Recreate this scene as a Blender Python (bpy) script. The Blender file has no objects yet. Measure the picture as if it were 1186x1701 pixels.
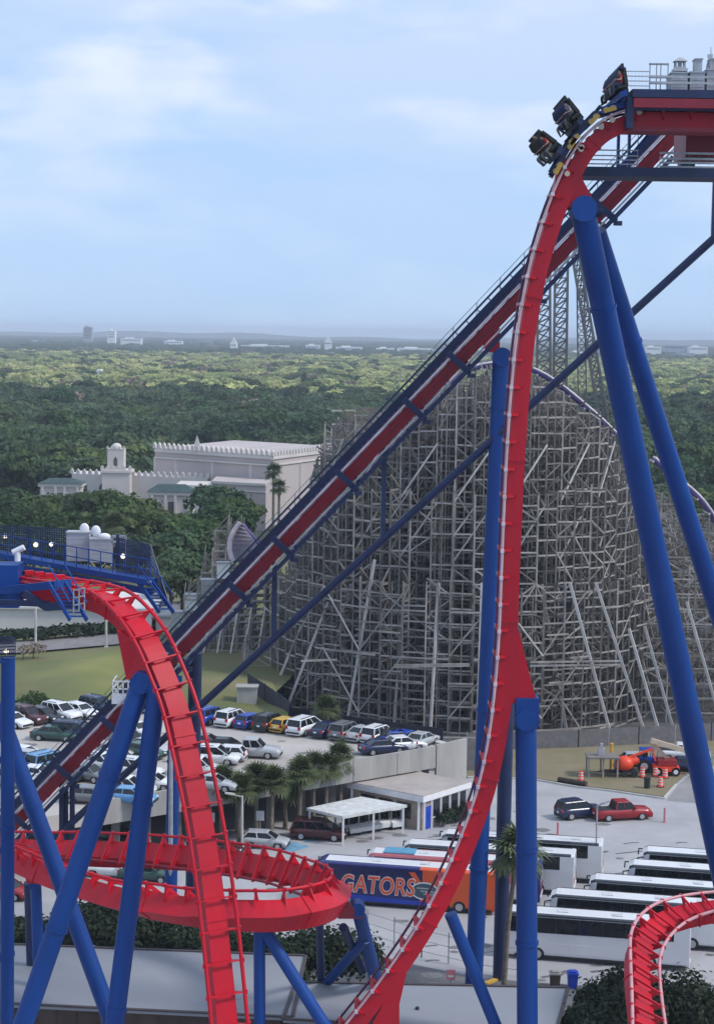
import bpy, math, random
import numpy as np
from mathutils import Vector, Matrix
random.seed(7); rng = np.random.default_rng(7)
pi = math.pi
sc = bpy.context.scene
COL = sc.collection
V = Vector
# ---------------------------------------------------------------- camera model
H, F, CX, CY, HOR = 46.0, 3000.0, 593.0, 850.5, 555.0
PITCH = math.atan((CY-HOR)/F); ROLL = math.radians(0.82)
RM = Matrix.Rotation(pi/2-PITCH, 3, 'X') @ Matrix.Rotation(ROLL, 3, 'Z')
EYE = V((0, 0, H))
def ray(px, py): return RM @ V(((px-CX)/F, -(py-CY)/F, -1))
def PY(px, py, Y):
    d = ray(px, py); return EYE + d*(Y/d.y)
def PZ(px, py, z=0.0):
    d = ray(px, py); return EYE + d*((z-H)/d.z)
def proj(v):
    c = RM.transposed() @ (V(v)-EYE); return CX + F*c.x/-c.z, CY - F*c.y/-c.z
def lerp(a, b, t): return a+(b-a)*t
def interp(x, tab):
    if x <= tab[0][0]: return tab[0][1]
    for (a, b), (c, d) in zip(tab, tab[1:]):
        if x <= c: return b+(d-b)*(x-a)/(c-a)
    return tab[-1][1]
# ---------------------------------------------------------------- materials
MATS = {}
def mat(name, col, rough=0.6, var=0.12, scale=1.5, metal=0.0, spec=0.5, col2=None, bump=0.0, rnd=0.0, coord='Object', detail=6, streak=False, patch=0, trans=0):
    if name in MATS: return MATS[name]
    m = bpy.data.materials.new(name); m.use_nodes = True; N = m.node_tree.nodes; L = m.node_tree.links
    b = N['Principled BSDF']; b.inputs['Roughness'].default_value = rough; b.inputs['Metallic'].default_value = metal
    b.inputs['Specular IOR Level'].default_value = spec
    tc = N.new('ShaderNodeTexCoord'); nz = N.new('ShaderNodeTexNoise'); nz.inputs['Scale'].default_value = scale; nz.inputs['Detail'].default_value = detail
    nz.inputs['Roughness'].default_value = 0.65
    if streak:
        mp = N.new('ShaderNodeMapping'); mp.inputs['Scale'].default_value = (1, 1, 0.15)
        L.new(tc.outputs[coord], mp.inputs['Vector']); L.new(mp.outputs[0], nz.inputs['Vector'])
    else: L.new(tc.outputs[coord], nz.inputs['Vector'])
    rp = N.new('ShaderNodeValToRGB'); c = V(col)
    d = V(col2) if col2 else c*(1-2*var)
    rp.color_ramp.elements[0].position = 0.32; rp.color_ramp.elements[1].position = 0.68
    rp.color_ramp.elements[0].color = (*d, 1)
    e = c if col2 else V([min(1, x*(1+var)) for x in c])
    rp.color_ramp.elements[1].color = (*e, 1)
    L.new(nz.outputs['Fac'], rp.inputs[0]); out = rp.outputs[0]
    if rnd:
        oi = N.new('ShaderNodeObjectInfo'); hs = N.new('ShaderNodeHueSaturation')
        mr = N.new('ShaderNodeMapRange'); mr.inputs[3].default_value = 1-rnd; mr.inputs[4].default_value = 1+rnd
        L.new(oi.outputs['Random'], mr.inputs[0]); L.new(mr.outputs[0], hs.inputs['Value'])
        mr2 = N.new('ShaderNodeMapRange'); mr2.inputs[3].default_value = 0.5+rnd*0.09; mr2.inputs[4].default_value = 0.5-rnd*0.09
        mm = N.new('ShaderNodeMath'); mm.operation = 'FRACT'; mu = N.new('ShaderNodeMath'); mu.operation = 'MULTIPLY'; mu.inputs[1].default_value = 7.31
        L.new(oi.outputs['Random'], mu.inputs[0]); L.new(mu.outputs[0], mm.inputs[0]); L.new(mm.outputs[0], mr2.inputs[0]); L.new(mr2.outputs[0], hs.inputs['Hue'])
        L.new(out, hs.inputs['Color']); out = hs.outputs[0]
    if patch:
        ge = N.new('ShaderNodeNewGeometry'); pz_ = N.new('ShaderNodeTexNoise'); pz_.inputs['Scale'].default_value = patch; pz_.inputs['Detail'].default_value = 3
        L.new(ge.outputs['Position'], pz_.inputs['Vector']); h2 = N.new('ShaderNodeHueSaturation'); m3 = N.new('ShaderNodeMapRange'); m3.inputs[1].default_value = .3; m3.inputs[2].default_value = .7; m3.inputs[3].default_value = .62; m3.inputs[4].default_value = 1.42
        L.new(pz_.outputs['Fac'], m3.inputs[0]); L.new(m3.outputs[0], h2.inputs['Value']); m4 = N.new('ShaderNodeMapRange'); m4.inputs[1].default_value = .3; m4.inputs[2].default_value = .7; m4.inputs[3].default_value = .53; m4.inputs[4].default_value = .47
        L.new(pz_.outputs['Fac'], m4.inputs[0]); L.new(m4.outputs[0], h2.inputs['Hue']); L.new(out, h2.inputs['Color']); out = h2.outputs[0]
    L.new(out, b.inputs['Base Color'])
    if bump:
        bp = N.new('ShaderNodeBump'); bp.inputs['Strength'].default_value = bump; bp.inputs['Distance'].default_value = 0.05
        L.new(nz.outputs['Fac'], bp.inputs['Height']); L.new(bp.outputs[0], b.inputs['Normal'])
    if trans:
        tl_ = N.new('ShaderNodeBsdfTranslucent'); mx = N.new('ShaderNodeMixShader'); mx.inputs[0].default_value = trans; L.new(out, tl_.inputs['Color']); L.new(b.outputs[0], mx.inputs[1]); L.new(tl_.outputs[0], mx.inputs[2]); L.new(mx.outputs[0], N['Material Output'].inputs['Surface'])
    MATS[name] = m; return m
RED = mat('red_paint', (.60, .005, .021), .44, .15, .35, col2=(.40, .006, .02), streak=True, spec=.32)
REDD = mat('deep_red_paint', (.24, .006, .022), .5, .14, .6, streak=True)
BLUE = mat('blue_paint', (.004, .056, .265), .46, .18, .3, col2=(.003, .036, .18), streak=True, spec=.32)
NAVY = mat('navy_paint', (.010, .022, .085), .5, .15, .6)
WHITEP = mat('white_paint', (.78, .77, .78), .4, .05, 1.5)
RAILW = mat('rail_steel', (.62, .55, .60), .4, .15, 1.0)
PURP = mat('purple_paint', (.12, .075, .28), .4, .12, .5)
GALV = mat('galvanised', (.42, .43, .45), .5, .12, 2, metal=.2)
GREYC = mat('grey_cabinet', (.40, .39, .42), .5, .08, 1.5)
MESHG = mat('green_mesh', (.16, .24, .22), .6, .1, 2)
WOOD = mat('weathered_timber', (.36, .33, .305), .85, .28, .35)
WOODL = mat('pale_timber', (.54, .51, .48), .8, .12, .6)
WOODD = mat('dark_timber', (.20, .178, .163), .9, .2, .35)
DARK = mat('dark_rubber', (.018, .018, .02), .7, .1, 4)
GLASS = mat('dark_glass', (.012, .014, .018), .08, .1, 2)
TYRE = DARK
RIM = mat('wheel_rim', (.5, .5, .52), .3, .05, 4, metal=.6)
LAMPR = mat('tail_lamp', (.4, .01, .01), .2, .05, 4)
LAMPW = mat('head_lamp', (.75, .77, .8), .12, .05, 4)
CONC = mat('concrete', (.36, .345, .325), .85, .14, .5, streak=True)
CONCL = mat('pale_concrete', (.52, .5, .48), .85, .1, .6)
ROOFW = mat('pale_roof', (.26, .27, .30), .6, .05, .15)
ROOFB = mat('beige_roof', (.40, .35, .32), .8, .1, .3)
BROWN = mat('brown_board', (.07, .045, .035), .8, .15, 1)
STUCCO = mat('pale_stucco', (.47, .405, .385), .85, .07, .08, streak=True)
STUCCOL = mat('white_stucco', (.62, .565, .53), .85, .05, .2)
TEAL = mat('green_tile', (.035, .068, .065), .6, .15, .8)
FARW = mat('far_white_wall', (.86, .85, .84), .8, .06, .05)
FARG = mat('far_grey_wall', (.30, .33, .38), .7, .1, .05)
BARK = mat('bark', (.10, .08, .06), .9, .25, 2)
PALMB = mat('palm_bark', (.22, .18, .14), .9, .25, 3)
LEAFD = mat('dark_leaves', (.080, .130, .060), .6, .3, .6, spec=.25, rnd=.24, patch=.013, trans=.38)
LEAFM = mat('mid_leaves', (.085, .138, .042), .6, .3, .6, spec=.25, rnd=.28, patch=.013, trans=.38)
LEAFL = mat('sun_tinted_leaves', (.44, .47, .19), .65, .18, .4, spec=.2, rnd=.15, patch=.006, trans=.38)  # sunlight on the middle-distance wood is put into this lighter leaf colour
LEAFB = mat('bare_twigs', (.24, .195, .15), .8, .2, .5, spec=.1, rnd=.2)
LEAFN = mat('near_dark_leaves', (.024, .044, .018), .6, .3, .8, spec=.25, rnd=.2, trans=.2)  # deeper green for the near trees and hedges
LEAFP = mat('palm_leaves', (.085, .11, .042), .55, .25, 1.2, spec=.3)
LEAFDEAD = mat('dead_fronds', (.26, .19, .11), .8, .2, 1.5)
ORANGE = mat('orange_paint', (.80, .065, .02), .45, .08, 1.5)
YELLOW = mat('yellow_paint', (.62, .36, .05), .45, .08, 1.5)
TAN = mat('tan_arm', (.55, .44, .33), .5, .08, 1.5)
PINK = mat('faded_red', (.62, .22, .25), .6, .1, 1.5)
BRIGHTB = mat('bright_blue', (.01, .05, .42), .35, .08, 1)
# ---------------------------------------------------------------- mesh builder
class MB:
    def __init__(s): s.v = []; s.f = []; s.sm = []; s.mi = []
    def add(s, vs, fs, smooth=False, mi=0):
        o = len(s.v); s.v += [tuple(x) for x in vs]; s.f += [tuple(i+o for i in f) for f in fs]
        s.sm += [smooth]*len(fs); s.mi += [mi]*len(fs); return s
    def box(s, c, size, rot=None, mi=0):
        a, b, d = size[0]/2, size[1]/2, size[2]/2; c = V(c)
        vs = [V((x*a, y*b, z*d)) for x in (-1, 1) for y in (-1, 1) for z in (-1, 1)]
        if rot is not None: vs = [rot @ v for v in vs]
        return s.add([v+c for v in vs], [(0,1,3,2),(4,6,7,5),(0,4,5,1),(2,3,7,6),(0,2,6,4),(1,5,7,3)], mi=mi)
    def box2(s, a, b, mi=0):
        a = V(a); b = V(b); return s.box((a+b)/2, [abs(b[i]-a[i]) for i in range(3)], mi=mi)
    def beam(s, p, q, w, h=None, up=V((0,0,1)), mi=0):
        p = V(p); q = V(q); h = h or w; t = q-p
        if t.length < 1e-6: return s
        t.normalize(); x = t.cross(up)
        if x.length < 1e-3: x = t.cross(V((0,1,0)))
        x.normalize(); u = x.cross(t)
        vs = [e + x*(i*w/2) + u*(j*h/2) for e in (p, q) for i, j in ((-1,-1),(1,-1),(1,1),(-1,1))]
        return s.add(vs, [(0,3,2,1),(4,5,6,7),(0,1,5,4),(1,2,6,5),(2,3,7,6),(3,0,4,7)], mi=mi)
    def tube(s, pts, r, n=10, caps=True, mi=0):
        pts = [V(p) for p in pts]; rs = r if isinstance(r, (list, tuple)) else [r]*len(pts)
        t0 = (pts[1]-pts[0]).normalized(); x = t0.cross(V((0,0,1)))
        if x.length < 1e-3: x = t0.cross(V((0,1,0)))
        x.normalize(); vs = []
        for i, p in enumerate(pts):
            t = (pts[min(i+1, len(pts)-1)]-pts[max(i-1, 0)]).normalized()
            x = (x - t*x.dot(t)).normalized(); y = t.cross(x)
            vs += [p + (x*math.cos(2*pi*k/n)+y*math.sin(2*pi*k/n))*rs[i] for k in range(n)]
        fs = [(i*n+k, i*n+(k+1)%n, (i+1)*n+(k+1)%n, (i+1)*n+k) for i in range(len(pts)-1) for k in range(n)]
        s.add(vs, fs, True, mi)
        if caps:
            s.add(vs[:n], [tuple(range(n))[::-1]], mi=mi); s.add(vs[-n:], [tuple(range(n))], mi=mi)
        return s
    def prism(s, poly, ext, mi=0):
        """poly: 3-D outline; ext: vector the outline is pushed along (both sides half)"""
        e = V(ext)/2; n = len(poly); a = [V(p)-e for p in poly]; b = [V(p)+e for p in poly]
        return s.add(a+b, [tuple(range(n))[::-1], tuple(range(n, 2*n))]+[(i, (i+1)%n, n+(i+1)%n, n+i) for i in range(n)], mi=mi)
    def slab(s, poly, z0, z1, mi=0):
        n = len(poly); a = [V((p[0], p[1], z0)) for p in poly]; b = [V((p[0], p[1], z1)) for p in poly]
        return s.add(a+b, [tuple(range(n))[::-1], tuple(range(n, 2*n))]+[(i, (i+1)%n, n+(i+1)%n, n+i) for i in range(n)], mi=mi)
    def loft(s, rings, caps=True, smooth=True, mi=0, segmi=None):
        n = len(rings[0]); vs = [p for r in rings for p in r]
        o = len(s.v)
        for i in range(len(rings)-1):
            fs = [(i*n+k, i*n+(k+1)%n, (i+1)*n+(k+1)%n, (i+1)*n+k) for k in range(n)]
            if i == 0: s.add(vs, fs, smooth, segmi[i] if segmi else mi)
            else:
                s.f += [tuple(j+o for j in f) for f in fs]; s.sm += [smooth]*n; s.mi += [segmi[i] if segmi else mi]*n
        if caps:
            s.add(rings[0], [tuple(range(n))[::-1]], mi=segmi[0] if segmi else mi); s.add(rings[-1], [tuple(range(n))], mi=segmi[-1] if segmi else mi)
        return s
    def ball(s, c, r, n=10, m=7, sq=(1,1,1), mi=0):
        c = V(c); vs = []
        for i in range(m+1):
            a = pi*i/m
            vs += [c+V((r*sq[0]*math.sin(a)*math.cos(2*pi*k/n), r*sq[1]*math.sin(a)*math.sin(2*pi*k/n), r*sq[2]*math.cos(a))) for k in range(n)]
        return s.add(vs, [(i*n+k, (i+1)*n+k, (i+1)*n+(k+1)%n, i*n+(k+1)%n) for i in range(m) for k in range(n)], True, mi)
    def build(s, name, mats, parent=None, world=True):
        me = bpy.data.meshes.new(name); o = bpy.data.objects.new(name, me)
        vs = np.array(s.v, dtype=float).reshape(-1, 3)
        if parent is not None and world: vs = vs - np.array(wloc(parent))
        me.from_pydata(vs.tolist(), [], s.f)
        for m in (mats if isinstance(mats, (list, tuple)) else [mats]): me.materials.append(m)
        me.polygons.foreach_set('use_smooth', s.sm); me.polygons.foreach_set('material_index', s.mi); me.update()
        COL.objects.link(o)
        if parent is not None: o.parent = parent
        return o
def wloc(o):
    p = V((0,0,0))
    while o is not None: p = p+o.location; o = o.parent
    return p
def tag(o, label, cat, group=None):
    o['label'] = label; o['category'] = cat
    if group: o['group'] = group
    return o
def thing(name, label, cat, loc=(0,0,0), rotz=0.0, group=None):
    o = bpy.data.objects.new(name, None); o.empty_display_size = .3; COL.objects.link(o)
    o.location = loc; o.rotation_euler = (0, 0, rotz); return tag(o, label, cat, group)
def struct(o, kind='structure'): o['kind'] = kind; return o
def copy_tree(o, parent=None):
    c = o.copy(); COL.objects.link(c)
    if parent is not None: c.parent = parent
    for ch in list(o.children): copy_tree(ch, c)
    return c
def recolor(root, names, m):
    for ch in root.children:
        if ch.name.split('.')[0] in names:
            ch.material_slots[0].link = 'OBJECT'; ch.material_slots[0].material = m
def spline(pts, step):
    """Catmull-Rom through 3-D points, resampled at even spacing"""
    P = [V(p) for p in pts]; P = [P[0]*2-P[1]]+P+[P[-1]*2-P[-2]]; out = []
    for i in range(1, len(P)-2):
        for k in range(24):
            t = k/24; a, b, c, d = P[i-1:i+3]
            out.append(((b*2)+(c-a)*t+(a*2-b*5+c*4-d)*t*t+(b*3-a-c*3+d)*t**3)*.5)
    out.append(P[-2]); res = [out[0]]; acc = 0
    for a, b in zip(out, out[1:]):
        l = (b-a).length
        while acc+l >= step:
            a = a+(b-a).normalized()*(step-acc); l = (b-a).length; res.append(a.copy()); acc = 0
        acc += l
    return res
ORD = ['first','second','third','fourth','fifth','sixth','seventh','eighth','ninth','tenth','eleventh','twelfth','thirteenth','fourteenth','fifteenth','sixteenth','seventeenth','eighteenth']
# ---------------------------------------------------------------- camera, world, sun
cam = bpy.data.cameras.new('camera'); co = bpy.data.objects.new('camera', cam); COL.objects.link(co); sc.camera = co
co.matrix_world = Matrix.Translation(EYE) @ RM.to_4x4()
cam.sensor_fit = 'VERTICAL'; cam.sensor_height = 24; cam.lens = 24*F/1701; cam.clip_start = .5; cam.clip_end = 40000
SUN_EL, SUN_AZ = math.radians(46), math.radians(106)      # azimuth clockwise from +Y: sun behind the camera's right shoulder
sd = V((math.sin(SUN_AZ)*math.cos(SUN_EL), math.cos(SUN_AZ)*math.cos(SUN_EL), math.sin(SUN_EL)))
sl = bpy.data.lights.new('sun', 'SUN'); sl.energy = 1.5; sl.angle = math.radians(10); sl.color = (1, .965, .92)
so = bpy.data.objects.new('sun', sl); COL.objects.link(so); so.rotation_euler = sd.to_track_quat('Z', 'Y').to_euler()
w = bpy.data.worlds.new('World'); sc.world = w; w.use_nodes = True; N = w.node_tree.nodes; L = w.node_tree.links
bg = N['Background']; sky = N.new('ShaderNodeTexSky'); sky.sky_type = 'NISHITA'; sky.sun_disc = False
sky.sun_elevation = SUN_EL; sky.sun_rotation = SUN_AZ; sky.air_density = 1.0; sky.dust_density = .4; sky.ozone_density = 2.0
bg.inputs['Strength'].default_value = .082
tc = N.new('ShaderNodeTexCoord')
def cloud(scale, zs, lo, hi, off):
    mp = N.new('ShaderNodeMapping'); mp.inputs['Scale'].default_value = (scale, scale, scale*zs); mp.inputs['Location'].default_value = off
    nz = N.new('ShaderNodeTexNoise'); nz.inputs['Scale'].default_value = 1; nz.inputs['Detail'].default_value = 7; nz.inputs['Roughness'].default_value = .5
    L.new(tc.outputs['Generated'], mp.inputs[0]); L.new(mp.outputs[0], nz.inputs['Vector'])
    r = N.new('ShaderNodeMapRange'); r.interpolation_type = 'SMOOTHSTEP'; r.inputs[1].default_value = lo; r.inputs[2].default_value = hi
    L.new(nz.outputs['Fac'], r.inputs[0]); return r.outputs[0]
def mixc(fac, a, b):
    m = N.new('ShaderNodeMixRGB'); L.new(fac, m.inputs[0]) if hasattr(fac, 'is_linked') else setattr(m.inputs[0], 'default_value', fac)
    for i, x in ((1, a), (2, b)):
        if hasattr(x, 'is_linked'): L.new(x, m.inputs[i])
        else: m.inputs[i].default_value = (*x, 1)
    return m.outputs[0]
SKY_BLUE = (2.95, 4.5, 6.9); SKY_GREY = (4.25, 5.2, 6.9); SKY_WHITE = (6.4, 6.75, 7.6)
sx = N.new('ShaderNodeSeparateXYZ'); L.new(tc.outputs['Generated'], sx.inputs[0])
elev = N.new('ShaderNodeMapRange'); elev.interpolation_type = 'SMOOTHSTEP'; elev.inputs[1].default_value = .03; elev.inputs[2].default_value = .19
L.new(sx.outputs['Z'], elev.inputs[0])
base = mixc(.88, sky.outputs[0], SKY_BLUE)                          # thin veil over the clear sky
m1 = cloud(4.6, 4.2, .30, .60, (3.1, 1.7, .4)); m2 = cloud(8.5, 3.0, .46, .74, (.6, 4.2, 2.2))
mul = N.new('ShaderNodeMath'); mul.operation = 'MULTIPLY'; L.new(m1, mul.inputs[0])
eb = N.new('ShaderNodeMapRange'); eb.inputs[3].default_value = .25; eb.inputs[4].default_value = .95; L.new(elev.outputs[0], eb.inputs[0]); L.new(eb.outputs[0], mul.inputs[1])
c1 = mixc(mul.outputs[0], base, SKY_GREY)
m3_ = cloud(4.5, 4.5, .40, .62, (7.1, .3, 1.9)); c1 = mixc(m3_, c1, SKY_GREY) if False else c1
mul2 = N.new('ShaderNodeMath'); mul2.operation = 'MULTIPLY'; L.new(m2, mul2.inputs[0])
eb2 = N.new('ShaderNodeMapRange'); eb2.inputs[3].default_value = .15; eb2.inputs[4].default_value = .85; L.new(elev.outputs[0], eb2.inputs[0]); L.new(eb2.outputs[0], mul2.inputs[1])
c2 = mixc(mul2.outputs[0], c1, SKY_WHITE)
L.new(c2, bg.inputs['Color'])
sc.view_settings.view_transform = 'Standard'; sc.view_settings.look = 'None'; sc.view_settings.exposure = 0.84; sc.view_settings.gamma = 1
sc.render.engine = 'CYCLES'; sc.cycles.max_bounces = 5; sc.cycles.diffuse_bounces = 2; sc.cycles.glossy_bounces = 2; sc.cycles.transmission_bounces = 2; sc.cycles.volume_bounces = 0
sc.cycles.use_denoising = True
# ================================================================ the steel coaster
coaster = thing('steel_roller_coaster', 'tall red steel roller coaster with blue support columns filling the foreground', 'roller coaster', PZ(787, 1640))
G2 = 1.05; PLUM = mat('plum_paint', (.10, .02, .06), .45, .1, .5)
def track(name, path, ups, label, spine=(1.15, .82), tie=1.55, off=.64, rail_r=.125, rmats=(RAILW, RAILW), tie_w=.16, tie_h=.34, spmat=RED, tiemat=RED, boltmat=None, ext=0.0, g=None):
    g = g or G2
    n = len(path); T = []; U = []; Lt = []
    for i in range(n):
        t = (path[min(i+1, n-1)]-path[max(i-1, 0)]).normalized(); u = ups[i]; u = (u-t*u.dot(t)).normalized()
        T.append(t); U.append(u); Lt.append(t.cross(u))
    m = MB(); sw, sd_ = spine; rings = []
    for p, u, l in zip(path, U, Lt):
        c = p-u*off
        rings.append([c+l*(sw/2)+u*(sd_/2), c-l*(sw/2)+u*(sd_/2), c-l*(sw/2)-u*(sd_/2), c+l*(sw/2)-u*(sd_/2)])
    m.loft(rings, smooth=False)
    # flange seams every few metres, proud of the box
    step = max(1, int(round(9/((path[1]-path[0]).length))))
    for i in range(step, n-1, step):
        c = path[i]-U[i]*off; t = T[i]*.05; r = [c+Lt[i]*a*(sw/2+.05)+U[i]*b*(sd_/2+.05) for a, b in ((1,1),(-1,1),(-1,-1),(1,-1))]
        m.loft([[x-t for x in r], [x+t for x in r]], smooth=False)
    root = m.build(name, spmat, coaster); root['label'] = label
    for k, s in enumerate((-1, 1)):
        MB().tube([p+l*(s*g) for p, l in zip(path, Lt)], rail_r, 8).build('rail', rmats[k], root)
    m = MB(); st = max(1, int(round(tie/((path[1]-path[0]).length))))
    for i in range(st//2, n, st):
        p, t, u, l = path[i], T[i], U[i], Lt[i]
        m.beam(p-l*g, p+l*g, tie_w, tie_h*.45, up=u)
        for s in (-1, 1):
            a = p+l*(s*g); b = p-u*(off)+l*(s*sw/2)
            m.prism([a, a-l*(s*.28), b+u*(sd_/2)-l*(s*.25), b, b+u*.05], t*(tie_w*.8))
            m.box(a+l*(s*.05), (.19, .19, .19), mi=1)
    struct(m.build('cross_ties', [tiemat, boltmat or tiemat], root), 'stuff')
    return root, T, U, Lt
ROSE = mat('rose_rail', (.62, .40, .43), .45, .12, 1)
# ---- main drop (plane Y = 100): rails' centre line
Yd = 100
spine_px = [(1250,203),(1180,203),(1110,202),(1055,203),(1014,216),(980,244),(954,284),(932,332),(911,392),(891,465),(875,555),(865,650),(858,750),(853,850),(849,950),(845,1050),(838,1140),(827,1225),(808,1310),(780,1390),(745,1470),(700,1550),(645,1630),(580,1712),(505,1800)]
path = [PY(x, y, Yd) for x, y in spine_px]
path = spline(path, .5)
def planar_up(path, sgn):
    out = []
    for i in range(len(path)):
        t = (path[min(i+1, len(path)-1)]-path[max(i-1, 0)]).normalized(); out.append(V((t.z, 0, -t.x)).normalized())
    return out
ups = planar_up(path, 1)
drop_path = [p+u*.64 for p, u in zip(path, ups)]
dt, DT, DU, DL = track('drop_track', drop_path, ups, 'tall red vertical drop with boxed spine, curving left at its foot', spine=(1.15, .86), rmats=(ROSE, PLUM), boltmat=RAILW, rail_r=.075)
def drop_at(px):      # first sample whose picture column lies left of px
    for i, p in enumerate(path):
        if proj(p)[0] < px: return i
    return len(path)-1
def plate(name, pts, Y, th, m, label=None, parent=coaster):
    o = MB().prism([PY(x, y, Y) for x, y in pts], V((0, th, 0))).build(name, m, parent)
    if label: o['label'] = label
    return o
plate('gusset', [(852,1030),(862,1050),(876,1110),(890,1162),(846,1166),(838,1150)], Yd, .95, RED, 'long red wedge gusset low on the vertical drop')
plate('gusset', [(930,262),(962,268),(966,300),(986,338),(944,346),(932,322),(914,352),(908,352)], Yd, .95, RED, 'red gusset joining the crest to the leaning legs')
plate('gusset', [(640,1655),(676,1606),(663,1662),(663,1800),(560,1800)], Yd, 1.13, RED)
def column(a, b, r, label=None, bands=(), m=BLUE, rb=None, n=20, name='support_column', cap=False):
    mb = MB().tube([a, b], [r, rb or r], n)
    d = (V(b)-V(a))
    for t in sorted(set(list(bands)+([k/int(d.length/8) for k in range(1,int(d.length/8))] if d.length > 18 and not bands else []))):
        c = V(a)+d*t; mb.tube([c-d.normalized()*.09, c+d.normalized()*.09], r*1.12, n)
    if cap:
        mb.tube([V(a)+V((0,-r*1.25,0)), V(a)+V((0,r*1.25,0))], r*1.05, n)
    o = mb.build(name, m, coaster)
    if label: o['label'] = label
    return o
# columns of the main drop
column(PY(873,1192,Yd), PY(876,1790,Yd), .60, 'straight blue column under the red wedge gusset', (.36,.62), cap=True)
MB().box2(PY(857,1160,Yd-.62), PY(891,1200,Yd+.62)).build('column_head', BLUE, coaster)
b_ = PZ(1250,1690); column(PY(967,348,Yd+.2), b_, .68, 'thick leaning blue leg falling from the crest to the right', (.10,.5), rb=.80, cap=True)
MB().tube([PY(932,336,Yd+.3), PY(1000,352,Yd+.3)], .35, 12).build('leg_tie', NAVY, coaster)
column(PY(990,385,Yd+3.5), PZ(1392,1640), .56, 'second leaning blue leg behind the thick one', (.12,.55), rb=.66)
column(PY(748,1518,Yd), PY(850,1770,Yd+1), .36, 'short raking blue strut under the foot of the drop')
# ---- lift hill
Q0, Q1 = PY(-70, 1468.6, 136.0), PY(1128, 216, 121.5)
tl = (Q1-Q0).normalized(); wl = V((-tl.y, tl.x, 0)); wl = V((0,1,0)) - tl*tl.y; wl.normalize(); ul = wl.cross(tl); ul = ul if ul.z > 0 else -ul
LL = (Q1-Q0).length
def lp(s, u=0, w_=0): return Q0+tl*s+ul*u+wl*w_
def lift_s(px):
    a, b = 0, LL
    for _ in range(40):
        c = (a+b)/2
        if proj(lp(c))[0] < px: a = c
        else: b = c
    return a
m = MB().beam(lp(0), lp(LL), .9, .84, up=ul)
for i in range(1, int(LL/2.2)): m.beam(lp(i*2.2-.05), lp(i*2.2+.05), .98, .9, up=ul)
lift = m.build('lift_track', REDD, coaster); lift['label'] = 'straight deep red lift hill climbing to the right with catwalks'
m = MB()
for dz in (-.26, .16): m.beam(lp(0, dz, -.46), lp(LL, dz, -.46), .05, .05, up=ul)
m.build('cable_conduit', RED, lift)
for w_ in (-1.0, 1.0): MB().tube([lp(0, .60, w_), lp(LL, .60, w_)], .085, 8).build('rail', RAILW if w_ < 0 else PLUM, lift)
MB().tube([lp(0, -.58, -.62), lp(LL, -.58, -.62)], .075, 8).build('pipe', RAILW, lift)
m = MB()
for i in range(int(LL/1.5)):
    s = i*1.5+.4; m.beam(lp(s, .52, -1.0), lp(s, .52, 1.0), .12, .14, up=ul)
struct(m.build('cross_ties', REDD, lift), 'stuff')
m = MB(); m.beam(lp(0, .96, 1.25), lp(LL-1, .96, 1.25), .14, .50, up=ul); m.beam(lp(0, .60, 2.25), lp(LL-1, .60, 2.25), .14, .3, up=ul)
for i in range(int(LL/.55)-3):
    s = i*.55+.2; m.beam(lp(s, .62, 1.25), lp(s, .62, 2.25), .26, .05, up=V((0,0,1)))
for i in range(int(LL/1.1)-3):
    s = i*1.1+.3; m.beam(lp(s, .95, 1.25), lp(s+.0, 1.55, 1.25), .07, .07, up=tl)
m.beam(lp(0, 1.52, 1.25), lp(LL-1, 1.52, 1.25), .08, .12, up=ul); m.beam(lp(0, 1.22, 1.25), lp(LL-1, 1.22, 1.25), .05, .05, up=ul)
m.build('catwalk', NAVY, lift)
m = MB()
for i in range(int(LL/2.4)-1):
    s = i*2.4+1; m.beam(lp(s, .6, 2.3), lp(s, .6, 2.3)+V((0,0,1.75)), .05, .05)
for dz in (1.75, 1.2, .6): m.beam(lp(0, .6, 2.3)+V((0,0,dz)), lp(LL-1, .6, 2.3)+V((0,0,dz)), .04, .04)
m.build('handrail', MESHG, lift)
m = MB(); m.beam(lp(0, -.86, -.9), lp(LL-1.5, -.86, -.9), .18, .26, up=ul); m.beam(lp(0, -.86, -1.9), lp(LL-1.5, -.86, -1.9), .16, .2, up=ul)
for i in range(int(LL/.7)-3): m.beam(lp(i*.7, -.84, -.9), lp(i*.7, -.84, -1.9), .5, .04, up=ul)
m.build('service_walk', NAVY, lift)
for px in (1003, 880, 763, 690, 578, 473, 401, 300, 190, 115, 40):
    s = lift_s(px); m = MB(); m.beam(lp(s, -1.05, -1.16), lp(s, .95, -1.16), .42, .16, up=wl); m.beam(lp(s, -1.05, -1.16), lp(s, -1.05, 1.2), .3, .14, up=ul)
    m.beam(lp(s, -1.05, 1.2), lp(s, .85, 1.2), .3, .14, up=wl); m.box(lp(s, -1.25, -1.5), (.55, .3, .3)); m.build('bracket', NAVY, lift)
# the strut below the lift and its hangers
ct = [PY(70, 1412, 134.0), PY(1262, 326, 119.5)]
MB().tube(ct, .27, 12).build('truss_chord', NAVY, coaster)['label'] = 'long thin dark blue pipe running below the lift hill'
def chord_at(px):
    a, b = 0.0, 1.0
    for _ in range(40):
        c = (a+b)/2
        if proj(ct[0].lerp(ct[1], c))[0] < px: a = c
        else: b = c
    return ct[0].lerp(ct[1], a)
for px in (103, 292, 455, 636, 996):
    c = chord_at(px); s = lift_s(px); p = lp(s, -.9); MB().beam(c, V((c.x, p.y, p.z)), .34, .34).build('hanger_post', NAVY, coaster)
c = chord_at(1184); MB().beam(c, V((c.x, c.y, PY(1184, 285, c.y).z)), .30, .30).build('hanger_post', NAVY, coaster)
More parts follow.
